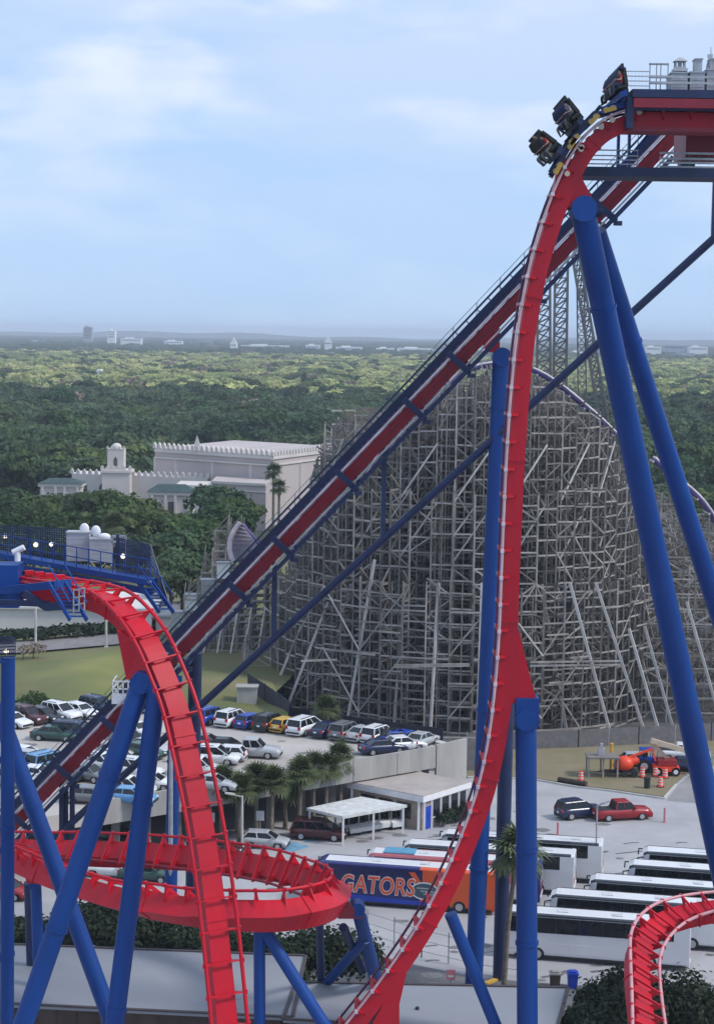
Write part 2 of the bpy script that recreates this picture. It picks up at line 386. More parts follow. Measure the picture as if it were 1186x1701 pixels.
# columns under the lift
s = lift_s(816); p = lp(s, -1.0)
cb = PZ(786, 1650); column(V((p.x, p.y, p.z-1.4)), V((cb.x, cb.y, 0)), .62, 'tall straight blue column under the middle of the lift hill', (.08,.55,.8), cap=True)
plate('gusset', [(802,572),(829,545),(829,579),(823,585),(808,585)], p.y, .9, RED)
column(V((p.x+1.2, p.y+3.2, p.z-2.0)), V((cb.x+2.1, cb.y+3, 0)), .52, 'dark straight blue column just behind the middle one', (.5,), m=NAVY)
s = lift_s(276); p = lp(s, -1.0); column(V((p.x, p.y, p.z)), V((p.x-.1, PZ(270,1600).y, 0)), .47, 'straight blue column low on the lift hill beside a grey lamp post', (.3,.66))
s = lift_s(304); p = lp(s, -1.0); column(V((p.x, p.y+2, p.z)), V((p.x-.1, PZ(270,1600).y+4, 0)), .5, 'dark blue column right of the grey lamp post', (.4,), m=NAVY)
for px in (95, 106): 
    s = lift_s(px); p = lp(s, -.9); column(p, V((p.x, p.y, 0)), .2, m=NAVY, n=10)
m = MB()
for x0,y0,x1,y1,Yq in ((188,1132,222,1157,131.5),(219,1088,232,1122,131.8)):
    n_ = 4 if x1-x0 > 20 else 2
    for k in range(n_+1): x = lerp(x0,x1,k/n_); m.beam(PY(x,y0,Yq), PY(x,y1,Yq), .09)
    for k in range(3): y = lerp(y0,y1,k/2); m.beam(PY(x0,y,Yq), PY(x1,y,Yq), .09); m.beam(PY(x0,y,Yq), PY(x0,y,Yq)+V((0,2.2,0)), .08); m.beam(PY(x1,y,Yq), PY(x1,y,Yq)+V((0,2.2,0)), .08)
m.box2(PY(186,1160,131.4), PY(224,1156,134.5)); m.build('inspection_stand', WHITEP, lift)
# ---- upper platform at the crest
def bx(m, x0, y0, x1, y1, Ya, Yb, mi=0):
    a = PY(x0, y1, Ya); b = PY(x1, y0, Ya); return m.box2((a.x, Ya, a.z), (b.x, Yb, b.z), mi)
top = bx(bx(MB(), 1050, 151, 1290, 158, 98.2, 103), 1048, 168, 1290, 182, 98.4, 98.9)
top = bx(top, 1040, 160, 1053, 212, 98.3, 99.2)
top = top.build('top_deck', NAVY, coaster); top['label'] = 'crest platform with pale railings and a dark edge'
m = bx(MB(), 1052, 166, 1290, 178, 98.1, 98.35); bx(m, 1040, 214, 1290, 217, 99, 101); m.build('brake_beam', REDD, top)
m = MB()
for i in range(9): x = 1060+i*22; bx(m, x, 158, x+2.5, 168, 98.3, 98.5)
bx(m, 1050, 157.6, 1290, 161, 98.15, 98.3); m.build('deck_bracket', NAVY, top)
m = MB()
for i in range(7): x = 1042+i*6; bx(m, x, 118, x+.9, 150, 98.4, 98.45)
for y in (118, 126, 134, 142): bx(m, 1040, y, 1078, y+1, 98.4, 98.45)
for y in (128, 138): bx(m, 1078, y, 1290, y+.6, 98.4, 98.42)
for i in range(14): x = 1080+i*15; bx(m, x, 126, x+.9, 151, 98.4, 98.45)
m.build('railing', GALV, top)
m = MB()
for x in (1078, 1089, 1096, 1108): bx(m, x, 105, x+2.2, 150, 99.2, 99.4)
for y in (105, 127, 137): bx(m, 1078, y, 1110, y+2, 99.2, 99.4)
m.build('service_gate', GREYC, top)
def cabinet(x0, y0, x1, y1, Ya, Yb, label, ridged=False, mt=GREYC):
    a = PY(x0, y1, Ya); b = PY(x1, y0, Ya); t = thing('equipment_cabinet', label, 'cabinet', ((a.x+b.x)/2, (Ya+Yb)/2, a.z))
    MB().box2((a.x, Ya, a.z), (b.x, Yb, b.z)).build('cabinet_case', mt, t)
    m = MB(); w3 = (b.x-a.x)
    for k in range(1, 5): zz = lerp(a.z, b.z, k/5); m.box2((a.x+.08, Ya-.012, zz-.015), (b.x-.08, Ya, zz+.015))
    m.build('cabinet_door', DARK if False else mt, t)
    m = MB().box2((a.x-.04, Ya-.05, b.z), (b.x+.04, Yb+.05, b.z+.07)); m.build('cabinet_top', GALV, t)
    return t
cabinet(1114,122,1142,150,98.9,100.6,'grey cabinet with a small lantern turret on its top')
cabinet(1145,121,1170,150,98.9,100.6,'grey cabinet with a plain box on its top beside the turret one')
cabinet(1173,117,1215,150,98.9,100.6,'grey cabinet cut by the right edge of the picture on the crest platform')
a = PY(1128,122,99.7); t = thing('ventilator_turret', 'dark little lantern turret on the grey cabinet at the crest', 'ventilator', a)
m = MB().box2(a+V((-.38,-.38,.08)), a+V((.38,.38,.22))); m.box2(a+V((-.30,-.30,.22)), a+V((.30,.30,.32)))
for i in (-1,1):
    for j in (-1,1): m.beam(a+V((i*.24,j*.24,.3)), a+V((i*.24,j*.24,.62)), .07)
m.tube([a+V((0,0,.3)), a+V((0,0,.62))], .11, 8); m.build('turret_frame', GALV, t)
MB().loft([[a+V((x*.36,y*.36,.62)) for x,y in ((1,1),(-1,1),(-1,-1),(1,-1))],[a+V((x*.08,y*.08,.84)) for x,y in ((1,1),(-1,1),(-1,-1),(1,-1))]], smooth=False).build('turret_roof', GREYC, t)
cabinet(1154,99,1166,119,99.3,100.1,'small pale box on top of the second grey cabinet', mt=GALV)
cabinet(1179,99,1196,115,99.3,100.1,'small grey box on the cabinet at the right picture edge')
a = PY(1173,120,99.9); tag(MB().tube([a, a+V((0,0,.35)), a+V((.12,0,.75))], .035, 6).box(a+V((.16,0,.85)), (.28,.05,.22)).build('floodlight', GREYC), 'small tilted floodlight above the cabinets at the crest', 'floodlight')
a = PY(1181,118,99.9); tag(MB().tube([a, PY(1180,78,99.9)], [.045,.02], 6).build('antenna', GALV), 'thin antenna rod rising above the crest cabinets', 'antenna')
m = bx(MB(), 1138, 212, 1290, 260, 103, 107); m.build('machinery_housing', REDD, coaster)['label'] = 'deep red boxed housing below the crest platform'
m = bx(MB(), 962, 281, 1290, 292, 102.5, 105.5); 
low = m.build('lower_deck', NAVY, coaster)
m = MB()
for x in (1024, 1042): bx(MB(), x, 214, x+6, 282, 102.6, 103).build('deck_post', BLUE, low)
for x in (1026, 1058): bx(MB(), x, 214, x+2.5, 282, 105.1, 105.3).build('deck_post', BLUE, low)
MB().beam(PY(1027,282,102.8), PY(1075,225,102.8), .16).build('brace', BLUE, low)
m = MB()
m = MB()
for y in (249, 258, 265, 272): bx(m, 968, y, 1060, y+.8, 102.6, 102.65); bx(m, 1095, y+6, 1290, y+6.8, 102.6, 102.65)
for x in list(range(970, 1060, 15))+list(range(1096, 1290, 16)): bx(m, x, 248 if x < 1070 else 255, x+1, 282, 102.6, 102.65)
m.build('railing', GALV, low)
m = bx(MB(), 1130, 268, 1154, 282, 102.9, 104); m.build('control_box', NAVY, low)
# ---- second drop on the left
phi = math.radians(66); hd = V((math.cos(phi), -math.sin(phi), 0)); Lv = V((math.sin(phi), math.cos(phi), 0))
lp_px = [(40,956,97.5),(100,964,95),(150,972,93),(188,986,91),(222,1017,89.4),(252,1060,88.2),(278,1117,87.3),(301,1180,86.5),(325,1285,85.4),(345,1390,84.5),(362,1510,83.7),(376,1640,83),(388,1770,82.4)]
path2 = spline([PY(*p) for p in lp_px], .5)
ups2 = []
for i in range(len(path2)):
    t = (path2[min(i+1, len(path2)-1)]-path2[max(i-1, 0)]).normalized(); u = t.cross(Lv); ups2.append(u if u.z > 0 or i > 20 else -u)
track('plunge_track', path2, ups2, 'bright red plunging track at the left seen from its rung side', spine=(1.02, .9), off=.74, g=.90, rmats=(RED, RED), tie=1.56, tie_w=.07, tie_h=.2, rail_r=.10)
i0 = min(range(len(path2)), key=lambda i: abs(proj(path2[i])[1]-1085)); pz = path2[i0]-ups2[i0]*.8
m = MB(); a = PY(236,1088,87.9); m.prism([q-hd*.75 for q in (PY(216,1050,88.6), PY(258,1075,88.0), PY(266,1132,87.5), PY(232,1132,88.2))], Lv*.9); m.build('gusset', RED, coaster)
column(PY(236,1132,88), PZ(-104,2118), .50, 'thick blue leg slanting down to the left below the plunge', (.16,.42,.6,.8), cap=True)
column(PY(262,1140,87.6), PZ(138,2118), .47, 'blue leg beside the slanting one, dropping almost straight', (.2,.55), m=BLUE)
MB().tube([PY(232,1140,88), PY(268,1145,87.5)], .4, 12).build('leg_tie', BLUE, coaster)
column(PY(-6,1170,93), PZ(300,2010), .46, 'blue leg slanting down to the right across the left columns', (.2,.62,.7))
column(PY(14,1092,90), PY(12,1790,90), .36, 'straight blue column along the left picture edge', (.4,.7))
MB().box2(PY(-6,1102,89.6), PY(22,1092,90.4)).build('column_head', BLUE, coaster)
m = MB(); 
for y in (1270, 1420, 1600): MB().beam(PY(-40,y,90), PY(12,y-10,90), .3).build('brace', BLUE, coaster)
# brake-run platform
dr = (path2[6]-path2[0]); dr.z = 0; dr.normalize(); lat = V((-dr.y, dr.x, 0)); lat = lat if lat.y > 0 else -lat
zb = path2[4].z
far_a, far_b = PY(-20,917,103), PY(252,966,94.6); near_a, near_b = PY(-20,985,95), PY(103,972,91.5)
plat = MB().beam(far_a, far_b, .9, .30).beam(far_a-V((0,0,.55)), far_b-V((0,0,.55)), .16, .35).beam(near_a+V((0,.5,0)), near_b+V((0,.5,0)), 1.2, .4).build('brake_platform', BLUE, coaster)
plat['label'] = 'blue brake platform at the upper left with walkways either side of the track'
m = MB()
def rail_run(m, a, b, h, n, levels, w_=.05):
    for i in range(n+1): p = a.lerp(b, i/n); m.beam(p, p+V((0,0,h)), w_)
    for l in levels: m.beam(a+V((0,0,h*l)), b+V((0,0,h*l)), w_, w_)
rail_run(m, far_a+V((0,-.4,.1)), far_b+V((0,-.4,.1)), 1.1, 14, (.5, 1)); m.build('railing', BLUE, plat)
m = MB().beam(far_a+V((0,-.3,.02)), far_b+V((0,-.3,.02)), .08, .12); m.build('pale_edge', RAILW, plat)
m = MB()
a, b = PY(16,915,103), PY(111,925,100.5)
def mesh_panel(m, a, b, h, nx, nz):
    for i in range(nx+1): p = a.lerp(b, i/nx); m.beam(p, p+V((0,0,h)), .045)
    for j in range(nz+1): m.beam(a+V((0,0,h*j/nz)), b+V((0,0,h*j/nz)), .045, .045)
mesh_panel(m, PY(-20,922,103), PY(111,930,100.8), 1.75, 34, 14); m.build('mesh_screen', NAVY, plat); m = MB(); mesh_panel(m, PY(196,945,97.5), PY(250,958,95.5), 1.7, 18, 14)
m.beam(PY(250,958,95.5)+V((0,0,1.7)), PY(282,1005,94), .05); m.beam(PY(250,958,95.5), PY(290,1015,94), .05)
for k in range(1,6): m.beam(PY(250,958,95.5)+V((0,0,1.7*k/6)), PY(284,1006,94), .045)
m.beam(PY(196,945,97.5), PY(196,945,97.5)+V((0,0,1.9)), .16); m.build('mesh_screen', NAVY, plat)
m = MB()
def stair(m, a, b, wd, n):
    lt = wd
    for s in (-.5, .5): m.beam(a+lt*s, b+lt*s, .09, .22)
    for i in range(1, n): p = a.lerp(b, i/n); m.beam(p-lt*.5, p+lt*.5, .22, .05)
    for s in (-.5,.5): m.beam(a+lt*s+V((0,0,.9)), b+lt*s+V((0,0,.9)), .05)
stair(m, PY(241,966,94.8), PY(277,1017,93.6), V((.75,0,0)), 9); m.build('stair', BLUE, plat); m = MB(); stair(m, PY(95,968,91.5), PY(131,1030,90), V((.85,0,0)), 10)
m.build('stair', BLUE, plat)
m = MB(); rail_run(m, PY(123,1018,90.2), PY(141,1014,90.2), 1.15, 2, (.33,.66,1), .06); m.build('stair_gate', GALV, plat)
m = MB().beam(PY(40,985,92), PY(80,1010,92), .35).beam(PY(78,1008,92), PY(128,1004,92), .4).beam(PY(-20,1000,93.5), PY(80,1003,92), .3); m.build('underside_beam', NAVY, plat)
m = MB()
for i in range(4): p = path2[1+i*2]+V((0,0,.2)); m.box(p, (.35,.5,.22), Matrix.Rotation(-phi,3,'Z'))
m.build('brake_fin', RED, plat)
a, b = PY(0,957,97.8), PY(36,955,96.5); MB().box2((a.x-1,95.5,a.z-1.4),(b.x,97.2,a.z+.9)).build('end_block', BLUE, plat)
# things standing on that platform
cabinet(111,886,148,932,100.3,101.2,'light grey ribbed cabinet at the left end of the brake platform')
cabinet(150,897,184,934,99.6,100.5,'light grey low cabinet beside the ribbed one on the brake platform')
def dish(px, py, Y, label):
    a = PY(px, py, Y); t = thing('dish_antenna', label, 'antenna', a)
    MB().ball(a+V((0,0,.35)), .27, 12, 8, (1,.45,1.25)).build('dish', WHITEP, t); MB().tube([a+V((0,0,-.1)), a+V((0,0,.1))], .08, 6).build('mount', GALV, t)
dish(141,889,100.7,'white oval dish at the left on the ribbed cabinet'); dish(160,893,100.2,'white oval dish right of the other on the ribbed cabinet')
a = PY(174,897,99.9); tag(MB().ball(a+V((0,0,.2)), .32, 12, 7, (1.1,.8,.6)).build('cable_drum', WHITEP), 'low white drum on the grey cabinet beside the dishes', 'drum')
m = MB()
for x in (186, 209): m.beam(PY(x,940,98), PY(x,891,98), .12)
for y in (891, 900): m.beam(PY(186,y,98), PY(209,y,98), .12)
m.beam(PY(197,891,98), PY(197,940,98), .08); tag(m.build('steel_frame', GALV), 'pale square steel frame behind the brake platform', 'frame')  # plain open steel frame, not a storage rack
a = PY(30,932,96.2); t = thing('security_camera', 'white security camera on a post at the left of the brake platform', 'camera', a)
MB().tube([a, a+V((0,0,.5))], .16, 8).build('camera_post', WHITEP, t); MB().tube([a+V((-.25,0,.45)), a+V((.35,0,.75))], .17, 10).build('camera_body', WHITEP, t)
lampm = bpy.data.materials.new('lit_lamp'); lampm.use_nodes = True; e = lampm.node_tree.nodes['Principled BSDF']; e.inputs['Emission Color'].default_value = (1,.86,.66,1); e.inputs['Emission Strength'].default_value = 1.1
for px, py, Y, l in ((9,891,102.9,'small round lamp at the left end of the mesh screen'),(60,905,101.5,'white lamp tilted beside the mesh screen'),(86,904,101.2,'glowing round lamp in front of the mesh screen left of the cabinets'),(205,924,97.0,'glowing round lamp beside the right mesh screen'),(11,1082,89.7,'glowing lamp on top of the left edge column')):
    a = PY(px, py, Y); t = thing('work_lamp', l, 'lamp', a); MB().ball(a, .12, 10, 7).build('bulb', lampm, t); MB().tube([a+V((0,.05,0)), a+V((0,.28,0))], [.17,.1], 8).build('lamp_shade', GALV, t)
m = MB(); mesh_panel(m, PY(-14,1092,89.6), PY(26,1090,89.6), 1.0, 12, 6); m.build('mesh_screen', NAVY, coaster)
# ---- banked loop at lower left
lo = [(-80,1372,112.5,22),(-20,1388,110.5,22),(30,1404,108.8,22),(110,1438,106,24),(200,1466,103,26),(300,1486,100.6,40),(380,1496,99.2,50),(444,1500,98.6,57),(502,1495,99.4,61),(533,1484,101.4,60),(532,1468,104.2,62),(492,1452,107,60),(440,1436,109.6,58),(340,1421,112.6,55),(240,1411,115,50),(140,1405,117,42),(60,1402,118.5,34),(0,1400,119,30)]
lw = [PY(a, b, c) for a, b, c, d in lo]; path3 = spline(lw, .45)
banks = []; j = 0
for p in path3:
    k = min(range(len(lw)), key=lambda q: (lw[q]-p).length)
    ks = [(1/((lw[q]-p).length+.4)**2, lo[q][3]) for q in range(max(0,k-1), min(len(lw),k+2))]; banks.append(sum(a*b for a, b in ks)/sum(a for a, b in ks))
ups3 = []
for i, p in enumerate(path3):
    t = (path3[min(i+1, len(path3)-1)]-path3[max(i-1, 0)]).normalized(); inw = V((-t.y, t.x, 0)).normalized(); b = math.radians(banks[i])
    ups3.append(V((0,0,1))*math.cos(b)+inw*math.sin(b))
track('banked_turn', path3, ups3, 'red banked turn doubling back above the roof at the lower left', spine=(1.25, 1.25), off=.92, rmats=(REDD, RED), tie=1.45, tie_w=.10, tie_h=.5, rail_r=.09)
Yl = 98.9
column(PY(431,1532,Yl), PY(432,1790,Yl), .33, 'straight blue column below the front of the banked turn', cap=True)
column(PY(436,1540,Yl), PY(575,1760,Yl-1), .36, 'blue strut raking right from below the banked turn', (.75,))
MB().beam(PY(560,1512,101.8), PY(600,1512,102.1), 1.0, .7).build('saddle', REDD, coaster); column(PY(594,1508,102), PY(634,1665,109.5), .40, 'stout blue leg at the tip of the banked turn', cap=True)
column(PY(570,1540,103), PY(603,1612,108), .26, m=NAVY); column(PY(607,1560,104), PY(528,1650,109.5), .30)
column(PY(531,1535,104), PY(534,1650,110), .24, m=NAVY)
MB().box2(PY(583,1516,101.5), PY(608,1505,102.8)).build('column_head', GALV, coaster); MB().box2(PY(415,1534,98.3), PY(442,1526,99.6)).build('column_head', GALV, coaster)
plate('gusset', [(34,1418),(80,1440),(72,1464),(48,1464)], 107.5, .9, RED)
column(PY(60,1466,107.5), PY(72,1800,107), .34, 'blue column under the red gusset at the far left', (.35,), cap=True); column(PY(48,1466,110), PY(58,1760,112), .3, m=NAVY)
# ---- turning track at lower right
PINKR = mat('pink_rail', (.62, .30, .32), .45, .1, 1); rp = [(1084,1790,92.5),(1078,1701,96.5),(1071,1610,101),(1073,1565,103.6),(1092,1533,105.8),(1126,1511,107.2),(1186,1496,108),(1275,1485,108.4)]
path4 = spline([PY(*p) for p in rp], .4)
ups4 = []
for i, p in enumerate(path4):
    t = (path4[min(i+1, len(path4)-1)]-path4[max(i-1, 0)]).normalized(); inw = V((t.y, -t.x, 0)).normalized(); f = i/len(path4); b = math.radians(8+26*math.sin(pi*min(1, f*1.15)))
    ups4.append(V((0,0,1))*math.cos(b)+inw*math.sin(b))
track('return_track', path4, ups4, 'short red track with pale rails curving at the lower right corner', spine=(1.2, .9), off=.75, tie=1.25, tie_w=.09, tie_h=.3, rail_r=.10, rmats=(PINKR, PINKR))
i4 = len(path4)//3; p = path4[i4]-ups4[i4]*1.1; column(p, V((p.x, p.y, 0)), .4)
# ---- train on the crest
train = thing('coaster_train', 'dark floorless train tipping over the crest with three rows of riders', 'coaster train', path[drop_at(985)]-V((0,0,0)))
def frame_at(i): 
    return drop_path[i], -DT[i] if False else DT[i], DU[i], DL[i]
def person_mesh(seed, shirt, pants, skin, hairm, armup):
    r = random.Random(seed); me = bpy.data.meshes.new('rider'); vs = []; ed = []; rad = []
    def add(p, q, rr):
        vs.append(p); rad.append(rr)
        if q is not None: ed.append((q, len(vs)-1))
        return len(vs)-1
    pel = add((0,0,.0), None, .15); ch = add((-.03,0,.28), pel, .165); sh = add((-.03,0,.44), ch, .13); nk = add((-.01,0,.54), sh, .058); hd0 = add((.02,0,.63), nk, .085); hd1 = add((.03,0,.74), hd0, .098); add((.03,0,.82), hd1, .07); add((.125,0,.66), hd0, .028)
    for s in (-1, 1):
        so_ = add((-.03,s*.19,.44), sh, .07)
        if armup: el = add((.06,s*.25,.70), so_, .05); wr = add((.10,s*.22,.95), el, .036); add((.11,s*.22,1.06), wr, .04)
        else: el = add((.06,s*.27,.20), so_, .05); wr = add((.26,s*.17,.28), el, .036); add((.34,s*.14,.32), wr, .042)
        hp = add((.06,s*.10,-.02), pel, .105); kn = add((.46,s*.12,.02+r.uniform(-.03,.03)), hp, .072); an = add((.44+r.uniform(-.12,.16),s*.12,-.40), kn, .045); add((.60+r.uniform(-.1,.12),s*.13,-.46), an, .04)
    me.from_pydata(vs, ed, []); o = bpy.data.objects.new('t', me); COL.objects.link(o)
    mo = o.modifiers.new('s', 'SKIN'); mo.use_smooth_shade = True
    for i, q in enumerate(me.skin_vertices[0].data): q.radius = (rad[i], rad[i])
    me.skin_vertices[0].data[0].use_root = True
    mo2 = o.modifiers.new('u', 'SUBSURF'); mo2.levels = 1
    dg = bpy.context.evaluated_depsgraph_get(); ev = bpy.data.meshes.new_from_object(o.evaluated_get(dg)); bpy.data.objects.remove(o)
    ev.materials.clear()
    for mm in (shirt, pants, skin, DARK): ev.materials.append(mm)
    for p in ev.polygons:
        c = p.center; z = c.z
        if z > .53 and abs(c.y) < .16: k = 2
        elif c.x < .28 and z > .07 and (abs(c.y) < .21 or z > .3) and z < .58: k = 0
        elif abs(c.y) > .12 and z > .15: k = 2
        elif z < -.40 and c.x > .35: k = 3
        elif z < -.05 and c.x > .3: k = 2 if seed % 2 else 1
        else: k = 1
        p.material_index = k; p.use_smooth = True
    hair = MB().ball((.0,0,.76), .118, 10, 7, (1,.95,.9)); 
    if seed % 3 == 0: hair.ball((-.06,0,.62), .095, 8, 6, (.7,1,1.5))
    return ev, hair
SK = [mat('skin_a', (.50,.28,.19), .6), mat('skin_b', (.27,.13,.08), .6), mat('skin_c', (.58,.36,.26), .6)]
SH = [('black', mat('black_shirt', (.02,.02,.025), .8)), ('grey', mat('grey_shirt', (.25,.25,.27), .8)), ('navy', mat('navy_shirt', (.02,.03,.09), .8)), ('maroon', mat('maroon_shirt', (.12,.02,.03), .8)), ('red', mat('red_shirt', (.45,.05,.04), .8)), ('white', mat('white_shirt', (.6,.6,.6), .8))]
PT = [mat('denim', (.04,.06,.12), .8), mat('khaki', (.25,.2,.14), .8), mat('black_shorts', (.02,.02,.02), .8)]
HR = mat('dark_hair', (.02,.014,.01), .6)
protos = {}
rows = [((932,262),'front'), ((966,210),'middle'), ((1030,168),'rear')]
for ri, (px, rn) in enumerate(rows):
    i = min(range(len(drop_path)), key=lambda q: (V(proj(drop_path[q]))-V(px)).length); p, t, u, l = drop_path[i], DT[i], DU[i], DL[i]
    R3 = Matrix((t, -l if False else u.cross(t), u)).transposed()      # local x forward, y left, z up
    def W(x, y, z): return p + R3 @ V((x, y, z))
    m = MB(); m.beam(W(-1.2,0,.42), W(1.0,0,.42), .5, .36, up=u); m.beam(W(.1,-2.9,.72), W(.1,2.9,.72), .34, .3, up=u)
    m.beam(W(-1.2,-.9,.34), W(1.05,-.9,.34), .22, .3, up=u); m.beam(W(-1.2,.9,.34), W(1.05,.9,.34), .22, .3, up=u); m.beam(W(-1.7,0,.5), W(-1.1,0,.45), .2, .2, up=u)
    car = m.build('car', NAVY if ri != 2 else BLUE, train); car['label'] = rn+' car of the train'
    for sx_ in (-.75, .75):
        for s in (-1, 1):
            m = MB(); m.beam(W(sx_-.34,s*1.22,.26), W(sx_+.34,s*1.22,.26), .12, .24, up=u); m.build('wheel_carrier', YELLOW, car)
            m = MB()
            for q in (-.18, .18): a = W(sx_+q, s*1.05, .30); m.tube([a-R3@V((0,.08,0)), a+R3@V((0,.08,0))], .15, 12)
            a = W(sx_, s*1.05, -.30); m.tube([a-R3@V((0,.08,0)), a+R3@V((0,.08,0))], .15, 12); m.build('wheel', TAN, car)
    for k in range(8):
        y = (k-3.5)*.68; m = MB()
        q = R3 @ Matrix.Rotation(math.radians(-6), 3, 'Y')
        m.box(W(.02,y,1.12), (.52,.56,.14), q); m.box(W(-.27,y,1.58), (.13,.50,.95), q); m.box(W(-.26,y,2.18), (.13,.34,.22), q); m.box(W(-.1,y,.92), (.3,.2,.36), q)
        for s in (-1, 1): m.box(W(-.2,y+s*.25,1.5), (.12,.05,.6), q)
        m.build('seat', DARK, car)
        m = MB()
        for s in (-1, 1): m.tube([W(-.22,y+s*.2,2.06), W(0,y+s*.2,2.1), W(.18,y+s*.19,1.8), W(.2,y+s*.17,1.42)], .045, 7)
        m.tube([W(.2,y-.19,1.45), W(.22,y+.19,1.45)], .045, 7); m.build('shoulder_restraint', NAVY if ri else DARK, car)
        z = random.Random(ri*8+k); sk, sh = (k*5+ri*3) % 3, SH[(k*2+ri*3+k//3) % 6]
        au = ri == 0 and k == 6
        key = (sk, sh[0], (k+ri) % 3, au)
        if key not in protos: protos[key] = person_mesh(len(protos)*5+k, sh[1], PT[(k+ri) % 3], SK[sk], HR, au)
        me, hair = protos[key]; b = bpy.data.objects.new('person', me); COL.objects.link(b)
        M4 = (R3 @ Matrix.Rotation(math.radians(-4), 3, 'Y')).to_4x4(); M4.translation = W(.0, y, 1.28); b.matrix_world = M4
        pos = ['at the near end of', 'second from the near end of', 'third from the near end of', 'fourth from the near end of', 'fourth from the far end of', 'third from the far end of', 'second from the far end of', 'at the far end of']
        near_first = (R3 @ V((0,1,0))).y > 0
        tag(b, 'rider in a %s top %s the %s row%s' % (sh[0], pos[k if near_first else 7-k], rn, ', arms raised' if au else ''), 'person', 'riders on the coaster train')
        hb = hair.build('hair', HR, b, world=False)
# ================================================================ ground and setting
def sheet(name, poly, z, m, thick=0.0):
    mb = MB()
    if thick: mb.slab([(p[0], p[1]) for p in poly], z-thick, z)
    else: mb.add([(p[0], p[1], z) for p in poly], [tuple(range(len(poly)))])
    return struct(mb.build(name, m))
GRASS = mat('grass', (.10, .125, .04), .9, .2, .12, col2=(.16, .13, .06), bump=.3)
EARTH = mat('forest_floor', (.045, .06, .025), .95, .3, .02)
ASPH = mat('worn_asphalt', (.41, .40, .41), .9, .12, .18, detail=9, col2=(.31, .30, .31))
ASPHD = mat('dark_asphalt', (.15, .145, .15), .9, .12, .3, detail=8)
ASPHW = mat('warm_concrete_paving', (.45, .41, .38), .9, .1, .15, detail=8)
YARD = mat('gravel', (.13, .12, .12), .95, .25, .3, detail=8)
sheet('ground', [(-5000,-60),(5000,-60),(5000,14000),(-5000,14000)], -.06, EARTH)
sheet('lower_lot', [(-90,60),(100,60),(100,196),(42,196),(14,190),(-90,190)], 0, ASPH)
vp = [PZ(x, y, 0) for x, y in ((768,1228),(772,1292),(880,1292),(958,1306),(1012,1312),(1102,1325),(1122,1302),(1142,1284),(1210,1266),(1400,1262),(1400,1224))]
sheet('grass_verge', vp, .12, mat('verge_grass', (.17, .15, .075), .95, .2, .25, col2=(.235, .19, .125), bump=.3), .10)
kb = MB()
for a, b in zip([PZ(x, y, 0) for x, y in ((776,1292),(880,1294),(958,1308),(1012,1314),(1102,1327))], [PZ(x, y, 0) for x, y in ((880,1294),(958,1308),(1012,1314),(1102,1327),(1122,1304))]): kb.beam(a+V((0,-.12,.08)), b+V((0,-.12,.08)), .2, .17)
struct(kb.build('kerb', CONCL))
ASPHM = mat('mid_asphalt', (.27,.26,.265), .9, .12, .2, detail=8)
sheet('side_road', [PZ(x, y, 0) for x, y in ((1106,1330),(1126,1304),(1146,1287),(1212,1269),(1400,1264),(1400,1372),(1190,1338))], .004, ASPHM)
sheet('gravel_yard', [(-30,188),(110,188),(110,300),(-70,300)], -.03, YARD)
def crack(name, pts, w_, m, z=.008):
    mb = MB(); P = [PZ(x, y, 0) for x, y in pts]
    for a, b in zip(P, P[1:]):
        d = (b-a).normalized(); n = V((-d.y, d.x, 0))*w_/2; mb.add([a-n+V((0,0,z)), b-n+V((0,0,z)), b+n+V((0,0,z)), a+n+V((0,0,z))], [(0,1,2,3)])
    return mb
tar = mat('tar_seal', (.12,.115,.12), .8, .1, 1); mk = MB()
r_ = random.Random(3)
for _ in range(46):
    x, y = r_.uniform(700, 1180), r_.uniform(1375, 1640); l = r_.uniform(14, 50); q = crack('x', [(x, y), (x+l*.5, y-l*.07+r_.uniform(-1,1)), (x+l, y-l*.13+r_.uniform(-1.5,1.5))], r_.uniform(.12,.4), tar)
    mk.add(q.v, q.f)
struct(mk.build('asphalt_patches', tar))
oil = MB()
for _ in range(150):
    u_ = r_.random(); x, y = (r_.uniform(660,1180), r_.uniform(1340,1660)) if u_ < .5 else ((r_.uniform(330,760), r_.uniform(1390,1480)) if u_ < .65 else (r_.uniform(0,640), 0)); zz = 0
    if y == 0:
        y = r_.uniform(1215, 1245+(720-x)*.13); zz = 5.0
    c = PZ(x,y,zz); r0 = r_.uniform(.25,.8); e_ = r_.uniform(.5,1); oil.add([c+V((r0*math.cos(k*pi/7)*(1+r_.uniform(-.25,.25)), r0*e_*math.sin(k*pi/7)*(1+r_.uniform(-.25,.25)), .012)) for k in range(14)],[tuple(range(14))])
struct(oil.build('oil_stains', mat('oil_stain',(.20,.19,.185),.6,.2,1.5)))
stall = MB()
for k in range(9):
    a = PZ(655+k*34, 1530-k*2.2, 0)
    q = crack('x', [(655+k*40, 1527+k*2.5), (676+k*40, 1545+k*3)], .12, None); stall.add(q.v, q.f)
for x, y in ((815,1628),(836,1640)): pass
pass
bl = MB(); q = crack('x', [(468,1412),(500,1402)], 2.2, None, .010); bl.add(q.v, q.f); q = crack('x', [(505,1399),(535,1392)], .5, None, .010); bl.add(q.v, q.f)
struct(bl.build('accessible_bay_paint', mat('blue_bay_paint', (.16,.33,.47), .8, .2, 1)))
